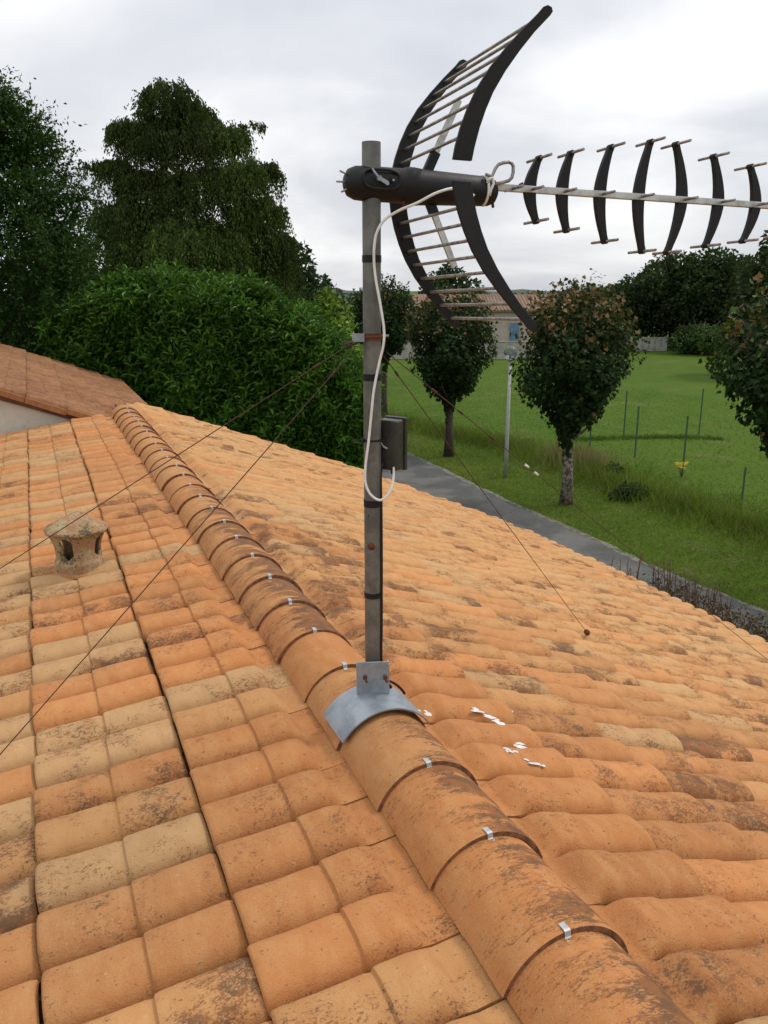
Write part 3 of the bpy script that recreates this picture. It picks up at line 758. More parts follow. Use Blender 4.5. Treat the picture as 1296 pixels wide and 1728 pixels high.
sadp = [roof_pt(.186 * math.sin(a) , 2.345 + .03 * math.sin(a), -.166 + .189 * math.cos(a)) for a in np.linspace(R_(14), R_(60), 9)]
cab.tube(smooth_path([bp[-1]] + sadp, 3), .0045, 8)
tag(cab.build('coaxial_cable', M['blackp']), 'black cable running down the lower mast and over the saddle bracket', 'cable')
jb = empty('junction_box', at(660, 750, 2.515), R_(-34), label='smoky grey plastic junction box strapped to the mast', cat='junction box')
hb_ = .079
MB().box((0, 0, 0), (.034, .022, hb_)).build('box_body', M['boxp'], jb, .006)
MB().box((.002, .028, .001), (.038, .006, hb_ + .004)).build('box_lid', M['boxp'], jb, .003)
cg = MB(); cg.tube([(.010, -.005, -hb_), (.010, -.005, -hb_ - .012)], .0065, 10); cg.build('cable_gland', M['blackp'], jb)
ear = MB(); ear.tube([(-.026, -.024, .020), (-.020, -.028, .006), (-.010, -.027, -.004), (.004, -.025, -.010)], .004, 6); ear.build('strap_lug', M['rodmetal'], jb)
ct = MB(); zc_ = zpx(742)
ct.lathe([(.0268, zc_ - .003), (.0288, zc_ - .003), (.0288, zc_ + .003), (.0268, zc_ + .003)], 26, False, fn=lambda p: (p[0] + MX, p[1] + MY, p[2]))
ct.tube([(MX - .024, MY - .012, zc_), (MX - .036, MY - .014, zc_)], .006, 6); ct.tube([(MX - .036, MY - .014, zc_), (MX - .064, MY - .012, zc_ - .002)], .003, 6)
ct.tube([(MX + .024, MY - .012, zc_), (MX + .040, MY - .010, zc_ - .002)], .003, 6)
tie = ct.build('cable_tie', M['blackp']); tie.parent = jb; tie.matrix_parent_inverse = (Matrix.Translation(jb.location) @ Matrix.Rotation(R_(-34), 4, 'Z')).inverted()

top = np.array([MX, MY, zpx(575)])
def guy(p0, p1, label, knots=(), anchor=False):
    p0, p1 = np.asarray(p0), np.asarray(p1); mb = MB()
    n = 24; L = np.linalg.norm(p1 - p0)
    pts = [p0 + (p1 - p0) * (i / n) - np.array([0, 0, .0012 * L * 4 * (i / n) * (1 - i / n)]) for i in range(n + 1)]
    mb.tube(pts, .0017, 6)
    o = tag(mb.build('guy_wire', M['wire']), label, 'guy wire', 'guy wires staying the mast')
    for t in knots:
        c = p0 + (p1 - p0) * t - np.array([0, 0, .0012 * L * 4 * t * (1 - t)]); d_ = (p1 - p0) / L
        MB().tube([c - d_ * .016, c - d_ * .010, c + d_ * .010, c + d_ * .016], [.0022, .0042, .0042, .0022], 7).build('wire_splice', M['wire'], o)
    if anchor:
        d_ = (p1 - p0) / L; c = p1 - d_ * .075
        MB().tube([c - d_ * .018, c - d_ * .014, c + d_ * .012, c + d_ * .018], [.006, .017, .019, .008], 10).build('wire_clamp', M['rust'], o)
        MB().tube([p1 - d_ * .055, p1 - d_ * .01, p1 + np.array([.0, .0, -.03])], .0055, 8).build('anchor_hook', M['rust'], o)
    return o
guy(top + (-.05, -.02, .0), on_roof(-330, 1168, .04), 'thin rusty wire from the mast across the ridge and above the vent cowl', (.05,))
guy(top + (-.05, -.03, -.02), on_roof(-210, 1512, .04), 'thin rusty wire from the mast crossing the left slope below the vent cowl', (.05,))
guy(top + (.036, -.01, -.045), on_roof(994, 1072, .066), 'thin rusty wire from the mast ending at a clamp on the right slope', (.03,), True)
gw_ = guy(top + (.045, .0, -.035), on_roof(1405, 1200, .045), 'dark wire from the mast passing in front of the lamp post and road', (.05, .08, .12))
for px_ in (889, 905):
    p0_, p1_ = top + (.045, .0, -.035), on_roof(1405, 1200, .045)
    lo_, hi_ = 0., 1.
    for _ in range(40):
        md_ = (lo_ + hi_) / 2
        if proj(p0_ + (p1_ - p0_) * md_)[0] < px_: lo_ = md_
        else: hi_ = md_
    L_ = np.linalg.norm(p1_ - p0_); c = p0_ + (p1_ - p0_) * lo_ - np.array([0, 0, .0012 * L_ * 4 * lo_ * (1 - lo_)]); u_ = (p1_ - p0_) / L_
    MB().tube([c - u_ * .012, c + u_ * .012], .0042, 8).build('insulator', M['white'], gw_)

# bird droppings and lichen on the tiles below the saddle
M['drop'] = worn('bird_lime', (.72, .71, .70), (.50, .50, .52), 60, .7, 0, .2)
M['lichen'] = worn('grey_lichen', (.36, .35, .29), (.22, .21, .18), 90, .95, 0, .6)
def splat(px, py, size, seed):
    P = on_roof(px, py, .066); r = np.random.default_rng(seed); mb = MB()
    X = np.array(slope_matrix(1, 0, 0, 0, math.atan(TR)).to_3x3()); RM = np.array(Matrix.Rotation(AZ, 3, 'Z')) @ X
    for j in range(r.integers(4, 8)):
        c = r.normal(0, size * .8, 2) if j else np.zeros(2); s_ = size * r.uniform(.25, .7) if j else size * .6; n = 11; pts = []
        st = r.uniform(1, 2.2)
        for k in range(n):
            q = 2 * math.pi * k / n; rad = s_ * r.uniform(.5, 1.1); pts.append((c[0] + rad * math.cos(q) * st, c[1] + rad * math.sin(q)))
        V = [P + RM @ np.array([u, v, .002 - .06 * 0]) for u, v in pts] + [P + RM @ np.array([c[0], c[1], .005])]
        mb.add(V, [(k, (k + 1) % n, n) for k in range(n)], True)
    return mb
for i, (x, y, s_, lb) in enumerate(((722, 1204, .017, 'white bird dropping beside the black cable end of the saddle'), (826, 1210, .032, 'largest white bird dropping, on an orange tile right of the saddle'), (848, 1200, .022, 'small bird dropping just right of the largest one'),
                                    (858, 1266, .018, 'thin bird dropping streak on the tile below the largest one'), (880, 1261, .022, 'bird dropping with a short tail, nearest the lichened straw tile'), (905, 1290, .018, 'grey and white bird dropping lowest on the right slope'))):
    tag(splat(x, y, s_, i + 3).build('bird_dropping', M['drop']), lb, 'bird dropping', 'bird droppings on the right slope')

# ================================================================== VEGETATION
LEAF4 = (np.array([[0, 0, 0], [.45, .5, .10], [1, 0, -.06], [.45, -.5, .10]]), np.array([[0, 1, 2], [0, 2, 3]]))
LANCE = (np.array([[0, 0, 0], [.3, .42, .10], [.68, .40, .09], [1, 0, -.14], [.68, -.40, .09], [.3, -.42, .10]]), np.array([[0, 1, 2, 3], [0, 3, 4, 5]]))
mp_ = [(0, 0), (.05, .30), (-.02, .52), (.22, .46), (.42, .62), (.52, .36), (.62, .22), (1.0, 0), (.62, -.22), (.52, -.36), (.42, -.62), (.22, -.46), (-.02, -.52), (.05, -.30)]
MAPLE = (np.array([(a, b, .10 * abs(b) - .12 * a * a) for a, b in mp_]), np.array([[0, 1, 2, 3], [0, 3, 4, 5], [0, 5, 6, 7], [0, 7, 8, 9], [0, 9, 10, 11], [0, 11, 12, 13]]))
BLADE = (np.array([[0, .5, 0], [0, -.5, 0], [.6, -.28, .02], [.6, .28, .02], [1, 0, .12]]), None)
def nrm(a): return a / (np.linalg.norm(a, axis=-1, keepdims=True) + 1e-9)
def leaves(name, P, A, Nv, ln, wd, tint, mat, shape=LEAF4, parent=None):
    """many small leaf faces: base points P, axes A, face normals Nv"""
    n = len(P); A = nrm(A); S = nrm(np.cross(Nv, A)); Z = np.cross(A, S)
    T, F = shape; ln = np.broadcast_to(ln, (n,)); wd = np.broadcast_to(wd, (n,))
    V = P[:, None] + A[:, None] * (T[None, :, 0:1] * ln[:, None, None]) + S[:, None] * (T[None, :, 1:2] * wd[:, None, None]) + Z[:, None] * (T[None, :, 2:3] * ln[:, None, None])
    k = len(T); FF = (F[None] + (np.arange(n) * k)[:, None, None]).reshape(-1, F.shape[1])
    tt = np.repeat(np.concatenate([tint, np.ones((n, 1))], 1), k, 0)
    return fast_mesh(name, V.reshape(-1, 3), FF, mat, parent, tt)
def rand_unit(n): return nrm(rng.normal(size=(n, 3)))
def tints(n, a, b, var=.2, p=None):
    t = rng.random((n, 1)) if p is None else p.reshape(-1, 1)
    return np.clip((np.array(a) * (1 - t) + np.array(b) * t) * (1 + rng.normal(0, var, (n, 1))), .002, 1)
def sprays(starts, dirs, n_leaf, length, droop, jitter):
    """leaf bases and axes along curved twigs"""
    m = len(starts); t = (np.arange(n_leaf) + .5) / n_leaf
    L = np.broadcast_to(length, (m,))[:, None, None]
    P = starts[:, None] + dirs[:, None] * (t[None, :, None] * L) + np.array([0, 0, -1.]) * (t[None, :, None] ** 2 * L * droop)
    T = dirs[:, None] + np.array([0, 0, -1.]) * (2 * t[None, :, None] * droop)
    P = P + rng.normal(0, jitter, P.shape)
    sidev = nrm(rng.normal(size=P.shape))
    A = nrm(T) * .8 + sidev * .9
    return P.reshape(-1, 3), A.reshape(-1, 3), nrm(T).reshape(-1, 3)
def limbs(name, base, top, r0_, n, spread, mat, parent, seed=0, tiers=(.35, .95), rise=.5):
    r = np.random.default_rng(seed); mb = MB()
    base, top = np.asarray(base, float), np.asarray(top, float); H = top - base
    bend = r.normal(0, .02, (7, 3)) * np.linalg.norm(H) * .5; bend[0] = 0; bend[:, 2] = 0
    tr = [base + H * (i / 6) + bend[i] * (i / 6) for i in range(7)]
    mb.tube(tr, [r0_ * (1.25 if i == 0 else 1) * (1 - .8 * i / 6) for i in range(7)], 10)
    o = mb.build('trunk', mat, parent)
    lm = MB()
    for k in range(n):
        f = tiers[0] + (tiers[1] - tiers[0]) * (k + .5) / n; q = r.uniform(0, 6.28); i = f * 6
        p = tr[int(i)] + (tr[min(6, int(i) + 1)] - tr[int(i)]) * (i % 1)
        L = spread * (1.1 - .65 * f) * r.uniform(.7, 1.1)
        d_ = np.array([math.cos(q), math.sin(q), rise * r.uniform(.5, 1.3)])
        pts = [p, p + d_ * L * .4, p + d_ * L * .75 + (0, 0, .05 * L), p + d_ * L + (0, 0, .16 * L)]
        rb = r0_ * (.42 - .25 * f); lm.tube(pts, [rb, rb * .7, rb * .4, rb * .15], 6)
    lm.build('limbs', mat, parent); return o
def puffs_crown(puffs, per_m2, ln, wd, ca, cb, mat, shape, parent, inner=.55, up=.5, var=.25, puff_var=.22, colour_fn=None):
    Ps, As, Ns, Ts = [], [], [], []
    for (c, rad) in puffs:
        c = np.asarray(c, float); rad = np.asarray(rad, float)
        area = 4 * math.pi * ((rad[0] * rad[1]) ** 1.6 / 3 + (rad[0] * rad[2]) ** 1.6 / 3 + (rad[1] * rad[2]) ** 1.6 / 3) ** (1 / 1.6)
        n = int(area * per_m2); u = rand_unit(n); f = inner + (1.06 - inner) * rng.random((n, 1)) ** .55
        f = f * (1 + .10 * np.sin(u[:, :1] * 7 + c[0] * 3) * np.sin(u[:, 2:] * 6 + c[1]))
        P = c + u * rad * f
        Ps.append(P); As.append(u * .6 + rng.normal(0, .6, (n, 3)) + np.array([0, 0, -.25])); Ns.append(u * .5 + np.array([0, 0, up]) + rng.normal(0, .45, (n, 3)))
        t = tints(n, ca, cb, var) * (1 + rng.normal(0, puff_var))
        if colour_fn is not None: t = colour_fn(P, t)
        Ts.append(np.clip(t, .002, 1))
    P, A, Nv, T = map(np.concatenate, (Ps, As, Ns, Ts)); n = len(P)
    return leaves('crown', P, A, Nv, ln * rng.uniform(.7, 1.25, n), wd * rng.uniform(.7, 1.2, n), T, mat, shape, parent)

# ---- laurel hedge
def hedge():
    root = empty('laurel_hedge', at(330, 700, 17.5) * np.array([1, 1, 0]), label='tall clipped laurel hedge with glossy green leaves behind the roof', cat='hedge')
    base = np.array(root.location)
    Y0, D = 16.6, 3.2
    x0, x1 = at(70, 500, Y0)[0], at(602, 600, Y0)[0]
    xs_px = [60, 120, 190, 270, 400, 470, 510, 545, 580, 604]; ys_px = [560, 520, 500, 488, 506, 528, 552, 578, 612, 660]
    tx = [at(a, b_, Y0)[0] for a, b_ in zip(xs_px, ys_px)]; tz = [at(a, b_, Y0)[2] for a, b_ in zip(xs_px, ys_px)]
    def topz(x): return np.interp(x, tx, tz)
    n1, n2, n3 = 4200, 2000, 1100
    # front, top, end faces of the clipped block
    fx = rng.uniform(x0, x1, n1); fz = rng.random(n1) * topz(fx); fP = np.stack([fx, np.full(n1, Y0), fz], 1); fN = np.tile([0, -1, .25], (n1, 1))
    kx = rng.uniform(x0, x1, n2); kd = rng.random(n2); kP = np.stack([kx, Y0 + kd * D, topz(kx) - .15 * (kd - .4) ** 2], 1); kN = np.tile([0, -.25, 1.], (n2, 1))
    ez = rng.random(n3) * topz(x1 - .15); eP = np.stack([np.full(n3, x1) - .10 * ez * 0, Y0 + rng.random(n3) * D, ez], 1); eN = np.tile([1., -.2, .25], (n3, 1))
    P = np.concatenate([fP, kP, eP]); Nn = nrm(np.concatenate([fN, kN, eN]))
    lump = .22 * np.sin(P[:, 0] * 2.3 + 1) * np.sin(P[:, 2] * 1.9 + P[:, 1]) + .14 * np.sin(P[:, 0] * 5.1) * np.sin(P[:, 2] * 4.3 + 2)
    P = P + Nn * (lump[:, None] + rng.normal(0, .10, (len(P), 1))) - np.array([0, 0, .1])
    m = len(P); ax = nrm(Nn * .9 + np.array([0, 0, .75]) + rng.normal(0, .38, (m, 3)))
    k = 8
    L1 = np.repeat(P, k, 0) + np.repeat(ax, k, 0) * (np.tile(np.arange(k), m)[:, None] * .036)
    q = np.tile(np.arange(k) * 2.4, m) + np.repeat(rng.uniform(0, 6.28, m), k)
    u = nrm(np.cross(ax, np.array([.3, .8, .1]))); v = np.cross(ax, u); u, v = np.repeat(u, k, 0), np.repeat(v, k, 0)
    out = u * np.cos(q)[:, None] + v * np.sin(q)[:, None]
    A = out * .9 + np.repeat(ax, k, 0) * np.tile(np.linspace(.15, 1.1, k), m)[:, None] + np.array([0, 0, -.22])
    Nv = np.repeat(ax, k, 0) + np.array([0, 0, .4])
    T = tints(m * k, (.030, .088, .008), (.070, .175, .016), .26)
    T = T * np.repeat(1 + rng.normal(0, .18, (m, 1)), k, 0)
    young = np.repeat(rng.random(m) < .24, k) & (np.tile(np.arange(k), m) > 4); T[young] = T[young] * .3 + np.array([.115, .225, .028]) * .7
    leaves('foliage', L1 - base, A, Nv, rng.uniform(.13, .22, m * k), rng.uniform(.046, .070, m * k), np.clip(T, .003, 1), M['leafgloss'], LANCE, root)
    # leaves in the depth of the hedge, inner shade put into their darker colour
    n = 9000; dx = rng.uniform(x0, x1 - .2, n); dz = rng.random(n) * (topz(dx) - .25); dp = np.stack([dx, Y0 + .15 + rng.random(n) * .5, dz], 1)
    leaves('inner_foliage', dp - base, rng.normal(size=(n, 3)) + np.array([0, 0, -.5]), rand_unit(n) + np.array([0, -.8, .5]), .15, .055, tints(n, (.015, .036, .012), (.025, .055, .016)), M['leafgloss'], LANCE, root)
    st = MB()
    for i in range(26):
        x = x0 + (x1 - .4 - x0) * (i + .5) / 26; y = Y0 + 1.0 + random.uniform(-.3, .6); st.tube([(x - base[0], y - base[1], 0), (x + random.uniform(-.4, .4) - base[0], y - base[1], 2.2), (x + random.uniform(-.7, .7) - base[0], y - .3 - base[1], topz(x) - .6)], [.06, .04, .015], 6)
    st.build('stems', M['bark'], root)
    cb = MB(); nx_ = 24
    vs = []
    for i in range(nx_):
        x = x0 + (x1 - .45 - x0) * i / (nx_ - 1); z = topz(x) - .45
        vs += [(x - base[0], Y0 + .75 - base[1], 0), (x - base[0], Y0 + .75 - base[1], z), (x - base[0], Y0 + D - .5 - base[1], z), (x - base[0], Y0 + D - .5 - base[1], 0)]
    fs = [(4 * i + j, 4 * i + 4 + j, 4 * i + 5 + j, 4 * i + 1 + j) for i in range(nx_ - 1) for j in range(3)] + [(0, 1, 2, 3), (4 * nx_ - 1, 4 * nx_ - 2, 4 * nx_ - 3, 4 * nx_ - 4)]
    cb.add(vs, fs); cb.build('dark_core', worn('shaded_core', (.018, .026, .012), (.028, .036, .016), 3, .95), root)  # solid block filling the hedge, its interior shade put into the dark colour
hedge()

# ---- young maples along the road
RUST1, RUST2 = np.array([.15, .078, .030]), np.array([.25, .150, .068])
def maple(base, h, r, z0, label, seed, rust=.5, dark=1.0, lime=0.0, pale=True):
    root = empty('maple_tree', base, label=label, cat='tree', group='young maples along the road')
    zc = (z0 + h) / 2; hh = (h - z0) / 2
    limbs('limbs', (0, 0, 0), (0.05, 0, h * .9), .155, 12, r * .72, M['barkpale'] if pale else M['bark'], root, seed, (z0 / h + .02, .8), 1.0)
    g = np.random.default_rng(seed)
    Ps, As, Ns, Ts = [], [], [], []
    n = int(11500 * (r / 1.55) ** 2)
    u = rand_unit(n); f = (.35 + .68 * rng.random(n) ** .6)
    lumps = 1 + .24 * np.sin(u[:, 0] * 5 + seed) * np.sin(u[:, 2] * 5 + 2 * seed) + .16 * np.sin(u[:, 1] * 9 + seed) * np.sin(u[:, 2] * 8) + .10 * np.sin(u[:, 0] * 14 + seed) * np.sin(u[:, 2] * 12)
    zz = u[:, 2] * f * lumps
    shape = np.where(zz < 0, np.clip(1 + .72 * zz, .2, 1), 1.0) * np.where(zz > .4, 1 - .18 * (zz - .4), 1)
    P = np.stack([u[:, 0] * f * lumps * shape * r, u[:, 1] * f * lumps * shape * r, zc + zz * hh], 1)
    T = tints(n, np.array((.010, .025, .006)) * dark, np.array((.024, .052, .011)) * dark, .3)
    hf = (P[:, 2] - z0) / (h - z0)
    pr = np.clip((hf - .62) * 1.7, 0.012, .8) * rust * (.3 + .7 * f / 1.05)
    rm = rng.random(n) < pr * .55; T[rm] = tints(rm.sum(), RUST1, RUST2, .22)
    if lime:
        lm = (rng.random(n) < lime * .25); T[lm] = tints(lm.sum(), (.07, .13, .025), (.13, .20, .04), .2)
    A = u * .7 + rng.normal(0, .5, (n, 3)) + np.array([0, 0, -.75]); Nv = u * .9 + np.array([0, 0, .35]) + rng.normal(0, .35, (n, 3))
    Ps.append(P); As.append(A); Ns.append(Nv); Ts.append(T)
    # leading shoots standing out of the crown
    m = int(230 * (r / 1.55)); v = rand_unit(m); v[:, 2] = np.abs(v[:, 2]) * .9 + .15; v = nrm(v)
    st = np.stack([v[:, 0] * r * .86, v[:, 1] * r * .86, zc + v[:, 2] * hh * .84], 1)
    dr = nrm(v * .45 + np.array([0, 0, .9]) + rng.normal(0, .15, (m, 3)))
    P2, A2, N2 = sprays(st, dr, 9, rng.uniform(.35, .95, m), .03, .035)
    A2 = A2 + np.array([0, 0, -.35]); T2 = tints(len(P2), np.array((.014, .030, .011)) * dark, np.array((.028, .048, .017)) * dark, .3)
    tt = np.tile((np.arange(9) + .5) / 9, m); on = rng.random(len(P2)) < (rust * (.12 + .62 * tt) * np.clip((P2[:, 2] - z0) / (h - z0) * 1.5 - .25, .08, 1)); T2[on] = tints(on.sum(), RUST1, RUST2, .22)
    if lime:
        lm = (rng.random(len(P2)) < lime); T2[lm] = tints(lm.sum(), (.08, .14, .03), (.14, .21, .05), .2)
    Ps.append(P2); As.append(A2); Ns.append(rand_unit(len(P2)) + np.array([0, -.3, .8])); Ts.append(T2)
    P, A, Nv, T = map(np.concatenate, (Ps, As, Ns, Ts)); n = len(P)
    sz = rng.uniform(.072, .135, n)
    leaves('crown', P, A, Nv, sz, sz * .95, np.clip(T, .003, 1), M['leaf'], MAPLE, root)
def gz(px, py): p = ground(px, py); return np.array([p[0], p[1], ground_h(p[0], p[1])])
def hz(px, py, Y): return at(px, py, Y)[2]
b3 = gz(955, 850); maple(b3, hz(955, 480, b3[1]) - .25, 1.47, hz(955, 745, b3[1]), 'round young maple with rusty shoots and a pale flaking trunk right of the lamp post', 3, .85)
b2 = gz(757, 770); maple(b2, hz(757, 492, b2[1]) - .25, 1.40, hz(757, 690, b2[1]), 'young maple with a slim dark trunk seen behind the lower reflector', 5, .42, pale=False)
b4 = gz(1330, 985); maple(b4, hz(1320, 478, b4[1]), 1.68, hz(1320, 815, b4[1]), 'young maple with lime and rust shoots cut by the right picture edge', 8, .60, 1.0, .10)
b1 = gz(648, 712); maple(b1, hz(640, 478, b1[1]) - .2, 1.36, hz(640, 620, b1[1]), 'dark young maple farthest along the road, half hidden by the mast', 11, .10, 1.0, pale=False)

# ---- big tree at the left edge
def big_left():
    Y = 18.2
    base = np.array([at(-25, 500, Y)[0], Y, 0]); root = empty('hornbeam_tree', base, label='tall dark broadleaf tree with feathery shoots at the left picture edge', cat='tree')
    limbs('limbs', (0, 0, 0), (0, 0, 8.6), .26, 18, 2.2, M['bark'], root, 21, (.2, .95), .8)
    prof = [(0.4, 2.6), (2.5, 2.75), (4.5, 2.7), (5.6, 2.45), (6.6, 2.2), (7.5, 1.95), (8.3, 1.6), (9.0, 1.1), (9.6, .4)]
    m = 15000; z = 9.5 * rng.random(m) ** .85; q = rng.uniform(0, 6.28, m); R = np.interp(z, [p[0] for p in prof], [p[1] for p in prof])
    lump = 1 + .12 * np.sin(q * 3 + z * 1.6) + .12 * np.sin(q * 7 - z * 2.6) + .08 * np.sin(z * 5.3 + q)
    f = .25 + .72 * rng.random(m) ** .5
    P0 = np.stack([np.cos(q) * R * f * lump, np.sin(q) * R * f * lump, z], 1)
    out = np.stack([np.cos(q), np.sin(q), np.zeros(m)], 1)
    dr = nrm(out * .75 + np.array([0, 0, .65]) + rng.normal(0, .35, (m, 3)))
    Pp, A, N_ = sprays(P0, dr, 11, rng.uniform(.28, .6, m) * np.where(rng.random(m) < .12, 2.1, 1), .2, .022)
    n = len(Pp); T = tints(n, (.012, .034, .007), (.034, .082, .013), .28) * np.repeat(1 + rng.normal(0, .22, (m, 1)), 11, 0)
    leaves('crown', Pp, A + np.array([0, 0, -.2]), N_ * .3 + rand_unit(n) * .6 + np.array([0, 0, .6]), rng.uniform(.06, .115, n), rng.uniform(.036, .062, n), np.clip(T, .003, 1), M['leaf'], LEAF4, root)
big_left()

# ---- weeping birch
def birch():
    Y = 34.0
    base = np.array([at(318, 500, Y)[0], Y, 0]); root = empty('weeping_birch', base, label='tall weeping birch with hanging curtains of leaves above the hedge', cat='tree')
    zt_ = at(318, 160, Y)[2]
    limbs('limbs', (0, -.4, 0), (-.5, -.4, zt_ - 1.4), .24, 22, 1.9, M['birchbark'], root, 31, (.25, .97), 1.0)
    tiers = [(296, 152, 34, .9), (322, 172, 30, 1.1), (268, 182, 28, 1.1), (216, 208, 18, .8), (240, 212, 30, 1.3), (388, 208, 16, .8), (360, 208, 32, 1.4), (300, 215, 52, 1.6), (200, 272, 18, 1.0), (222, 280, 30, 1.3), (432, 272, 18, 1.0), (404, 278, 34, 1.5), (265, 292, 52, 1.9), (345, 290, 58, 1.9), (428, 335, 36, 1.5),
             (215, 345, 46, 1.6), (260, 365, 70, 2.0), (330, 370, 80, 2.0), (400, 375, 64, 2.0), (452, 395, 38, 1.5), (300, 430, 95, 2.2), (400, 440, 80, 2.0), (225, 430, 50, 1.8), (330, 480, 110, 2.2), (240, 490, 60, 2), (440, 470, 50, 2)]
    S_, D_, L_, H_ = [], [], [], []
    for (tx_, ty_, hw_, hang) in tiers:
        c = at(tx_, ty_, Y); w_ = hw_ / FPX * Y; dep = w_ * 1.25
        m = int(130 * w_ * w_ * 1.5 + 70); u = rand_unit(m); u[:, 2] = np.abs(u[:, 2])
        hgt = w_ * .72; yo = rng.normal(0, .9)
        f = .55 + .5 * rng.random((m, 1)) ** .5; f = f * np.where(rng.random((m, 1)) < .12, 1.32, 1)
        lm = 1 + .18 * np.sin(np.arctan2(u[:, 1:2], u[:, :1]) * 5 + tx_)
        S_.append(np.stack([c[0] - base[0] + u[:, 0] * w_ * f[:, 0] * lm[:, 0], yo + u[:, 1] * dep * f[:, 0], c[2] - hgt + u[:, 2] * hgt * f[:, 0]], 1))
        D_.append(nrm(u * np.array([1, 1, .5]) + rng.normal(0, .25, (m, 3))) * .38); L_.append(rng.uniform(.5, 1.15, m) * hang * (1.45 if ty_ < 300 else 1.15)); H_.append(np.full(m, rng.normal(0, .18)))
    for (tx_, ty_, hw_, hang) in tiers[:17] * 5:       # arching side branches that break the outline
        c = at(tx_, ty_, Y); w_ = hw_ / FPX * Y; q_ = rng.uniform(0, 6.28); o_ = np.array([math.cos(q_), math.sin(q_), rng.uniform(-.1, .5)])
        st_ = np.array([c[0] - base[0], 0, c[2] - w_ * .6]) + o_ * w_ * rng.uniform(.6, .95); ln_ = rng.uniform(.4, 1.1); k = 14
        t_ = np.linspace(.1, 1, k)[:, None]; S_.append(st_ + o_ * ln_ * t_ - np.array([0, 0, .35]) * ln_ * t_ ** 2 + rng.normal(0, .04, (k, 3)))
        D_.append(nrm(np.tile(o_, (k, 1)) + rng.normal(0, .3, (k, 3))) * .3); L_.append(rng.uniform(.25, .8, k)); H_.append(np.full(k, rng.normal(0, .15)))
    P0, D0, Ls, Hh = np.concatenate(S_), np.concatenate(D_), np.concatenate(L_), np.concatenate(H_); m = len(P0); K = 22
    Pp, A, N_ = sprays(P0, D0, K, Ls, .80, .05)
    n = len(Pp); T = tints(n, (.028, .048, .009), (.066, .100, .018), .25) * np.repeat(1 + Hh[:, None] + rng.normal(0, .16, (m, 1)), K, 0)
    leaves('crown', Pp, A * .6 + np.array([0, 0, -.9]), rand_unit(n) + np.array([0, -.5, .5]), rng.uniform(.085, .15, n), rng.uniform(.045, .075, n), np.clip(T, .004, 1), M['leaf'], LEAF4, root)
    # fine ascending twigs at the top
    m = 70; st = np.stack([rng.normal(-.45, .5, m), rng.normal(0, .6, m), zt_ - 1.3 + rng.random(m) * 1.2], 1)
    Pp, A, N_ = sprays(st, nrm(np.stack([rng.normal(0, .8, m), rng.normal(0, .6, m), rng.uniform(.2, 1.0, m)], 1)), 16, rng.uniform(.5, 1.3, m), .45, .04); n = len(Pp)
    leaves('top_shoots', Pp, A + np.array([0, 0, -.6]), rand_unit(n) + np.array([0, 0, .5]), .12, .06, tints(n, (.022, .040, .014), (.05, .08, .024)), M['leaf'], LEAF4, root)
birch()

def clump_tree(name, px, Y, top_px, half_px, label, ca, cb, seed, n_puffs=26, ln=.34, wd=.24, per=26, z0=1.2, flat=1.0, group=None, lean=0, squash=.8, trunk=.3):
    r = np.random.default_rng(seed); base = np.array([at(px, 500, Y)[0], Y, 0.0]); h = at(px, top_px, Y)[2]; hw = half_px / FPX * Y * 1.02
    root = empty(name, base, label=label, cat='tree', group=group)
    limbs('limbs', (0, 0, 0), (lean * .4, 0, h * .82), trunk, 12, hw * .9, M['bark'], root, seed, (max(.15, z0 / h * .8), .95), .7)
    pf = []
    for k in range(n_puffs):
        t = (k + .5) / n_puffs; z = z0 + (h - z0) * (.12 + .80 * t); q = k * 2.399 + r.uniform(-.3, .3)
        env = hw * math.sin(math.pi * min(1, max(.06, (.16 + .84 * t) ** .9))) ** .55 * flat
        rad = hw * r.uniform(.26, .42) * (1 - .25 * t); R = max(0, env - rad * .7) * r.uniform(.75, 1.05)
        pf.append(((R * math.cos(q) + lean * t, R * math.sin(q), min(z, h - rad * squash)), (rad, rad, rad * squash)))
    for k in range(6): pf.append(((r.normal(0, hw * .3), r.normal(0, hw * .3), z0 + (h - z0) * r.uniform(.3, .7)), (hw * .4, hw * .4, hw * .34)))
    puffs_crown(pf, per, ln, wd, ca, cb, M['leaf'], LEAF4, root, .62)
DK1, DK2 = (.013, .028, .012), (.030, .056, .020)
clump_tree('oak_tree', 445, 46, 306, 52, 'dark round oak rising just behind the weeping birch', DK1, DK2, 41, 24, z0=3)
clump_tree('oak_tree', 490, 52, 396, 62, 'lower dark oak filling the gap right of the birch', (.012, .027, .014), (.026, .050, .020), 42, 24, z0=2)
clump_tree('bush_tree', 540, 55, 462, 40, 'small dark tree just left of the mast above the hedge top', DK1, DK2, 43, 14, z0=1.5)
clump_tree('bush_tree', 548, 27, 472, 66, 'bright yellowish green bush with pointed shoots behind the hedge end', (.095, .165, .016), (.17, .26, .034), 44, 26, .17, .12, 80, .8)
clump_tree('tree', 205, 38, 400, 40, 'mid green tree between the left edge tree and the birch', (.022, .050, .014), (.045, .085, .022), 45, 22, .26, .18, 36, 1.5)
clump_tree('tree', 95, 40, 400, 120, 'dark tree filling the gap behind the left edge tree', DK1, DK2, 46, 24, .3, .2, 26, 1.5)
clump_tree('tree', 758, 88, 446, 44, 'dark rounded tree top showing behind the lower reflector rods', (.016, .034, .016), (.034, .062, .024), 47, 22, .5, .36, 12, 2.0, 1.15)
clump_tree('conifer_tree', 697, 78, 528, 12, 'small golden brown shrub between two far houses', (.075, .075, .020), (.12, .11, .03), 48, 10, .3, .2, 26, .3)
WG = 'dark trees at the far right edge of the field'
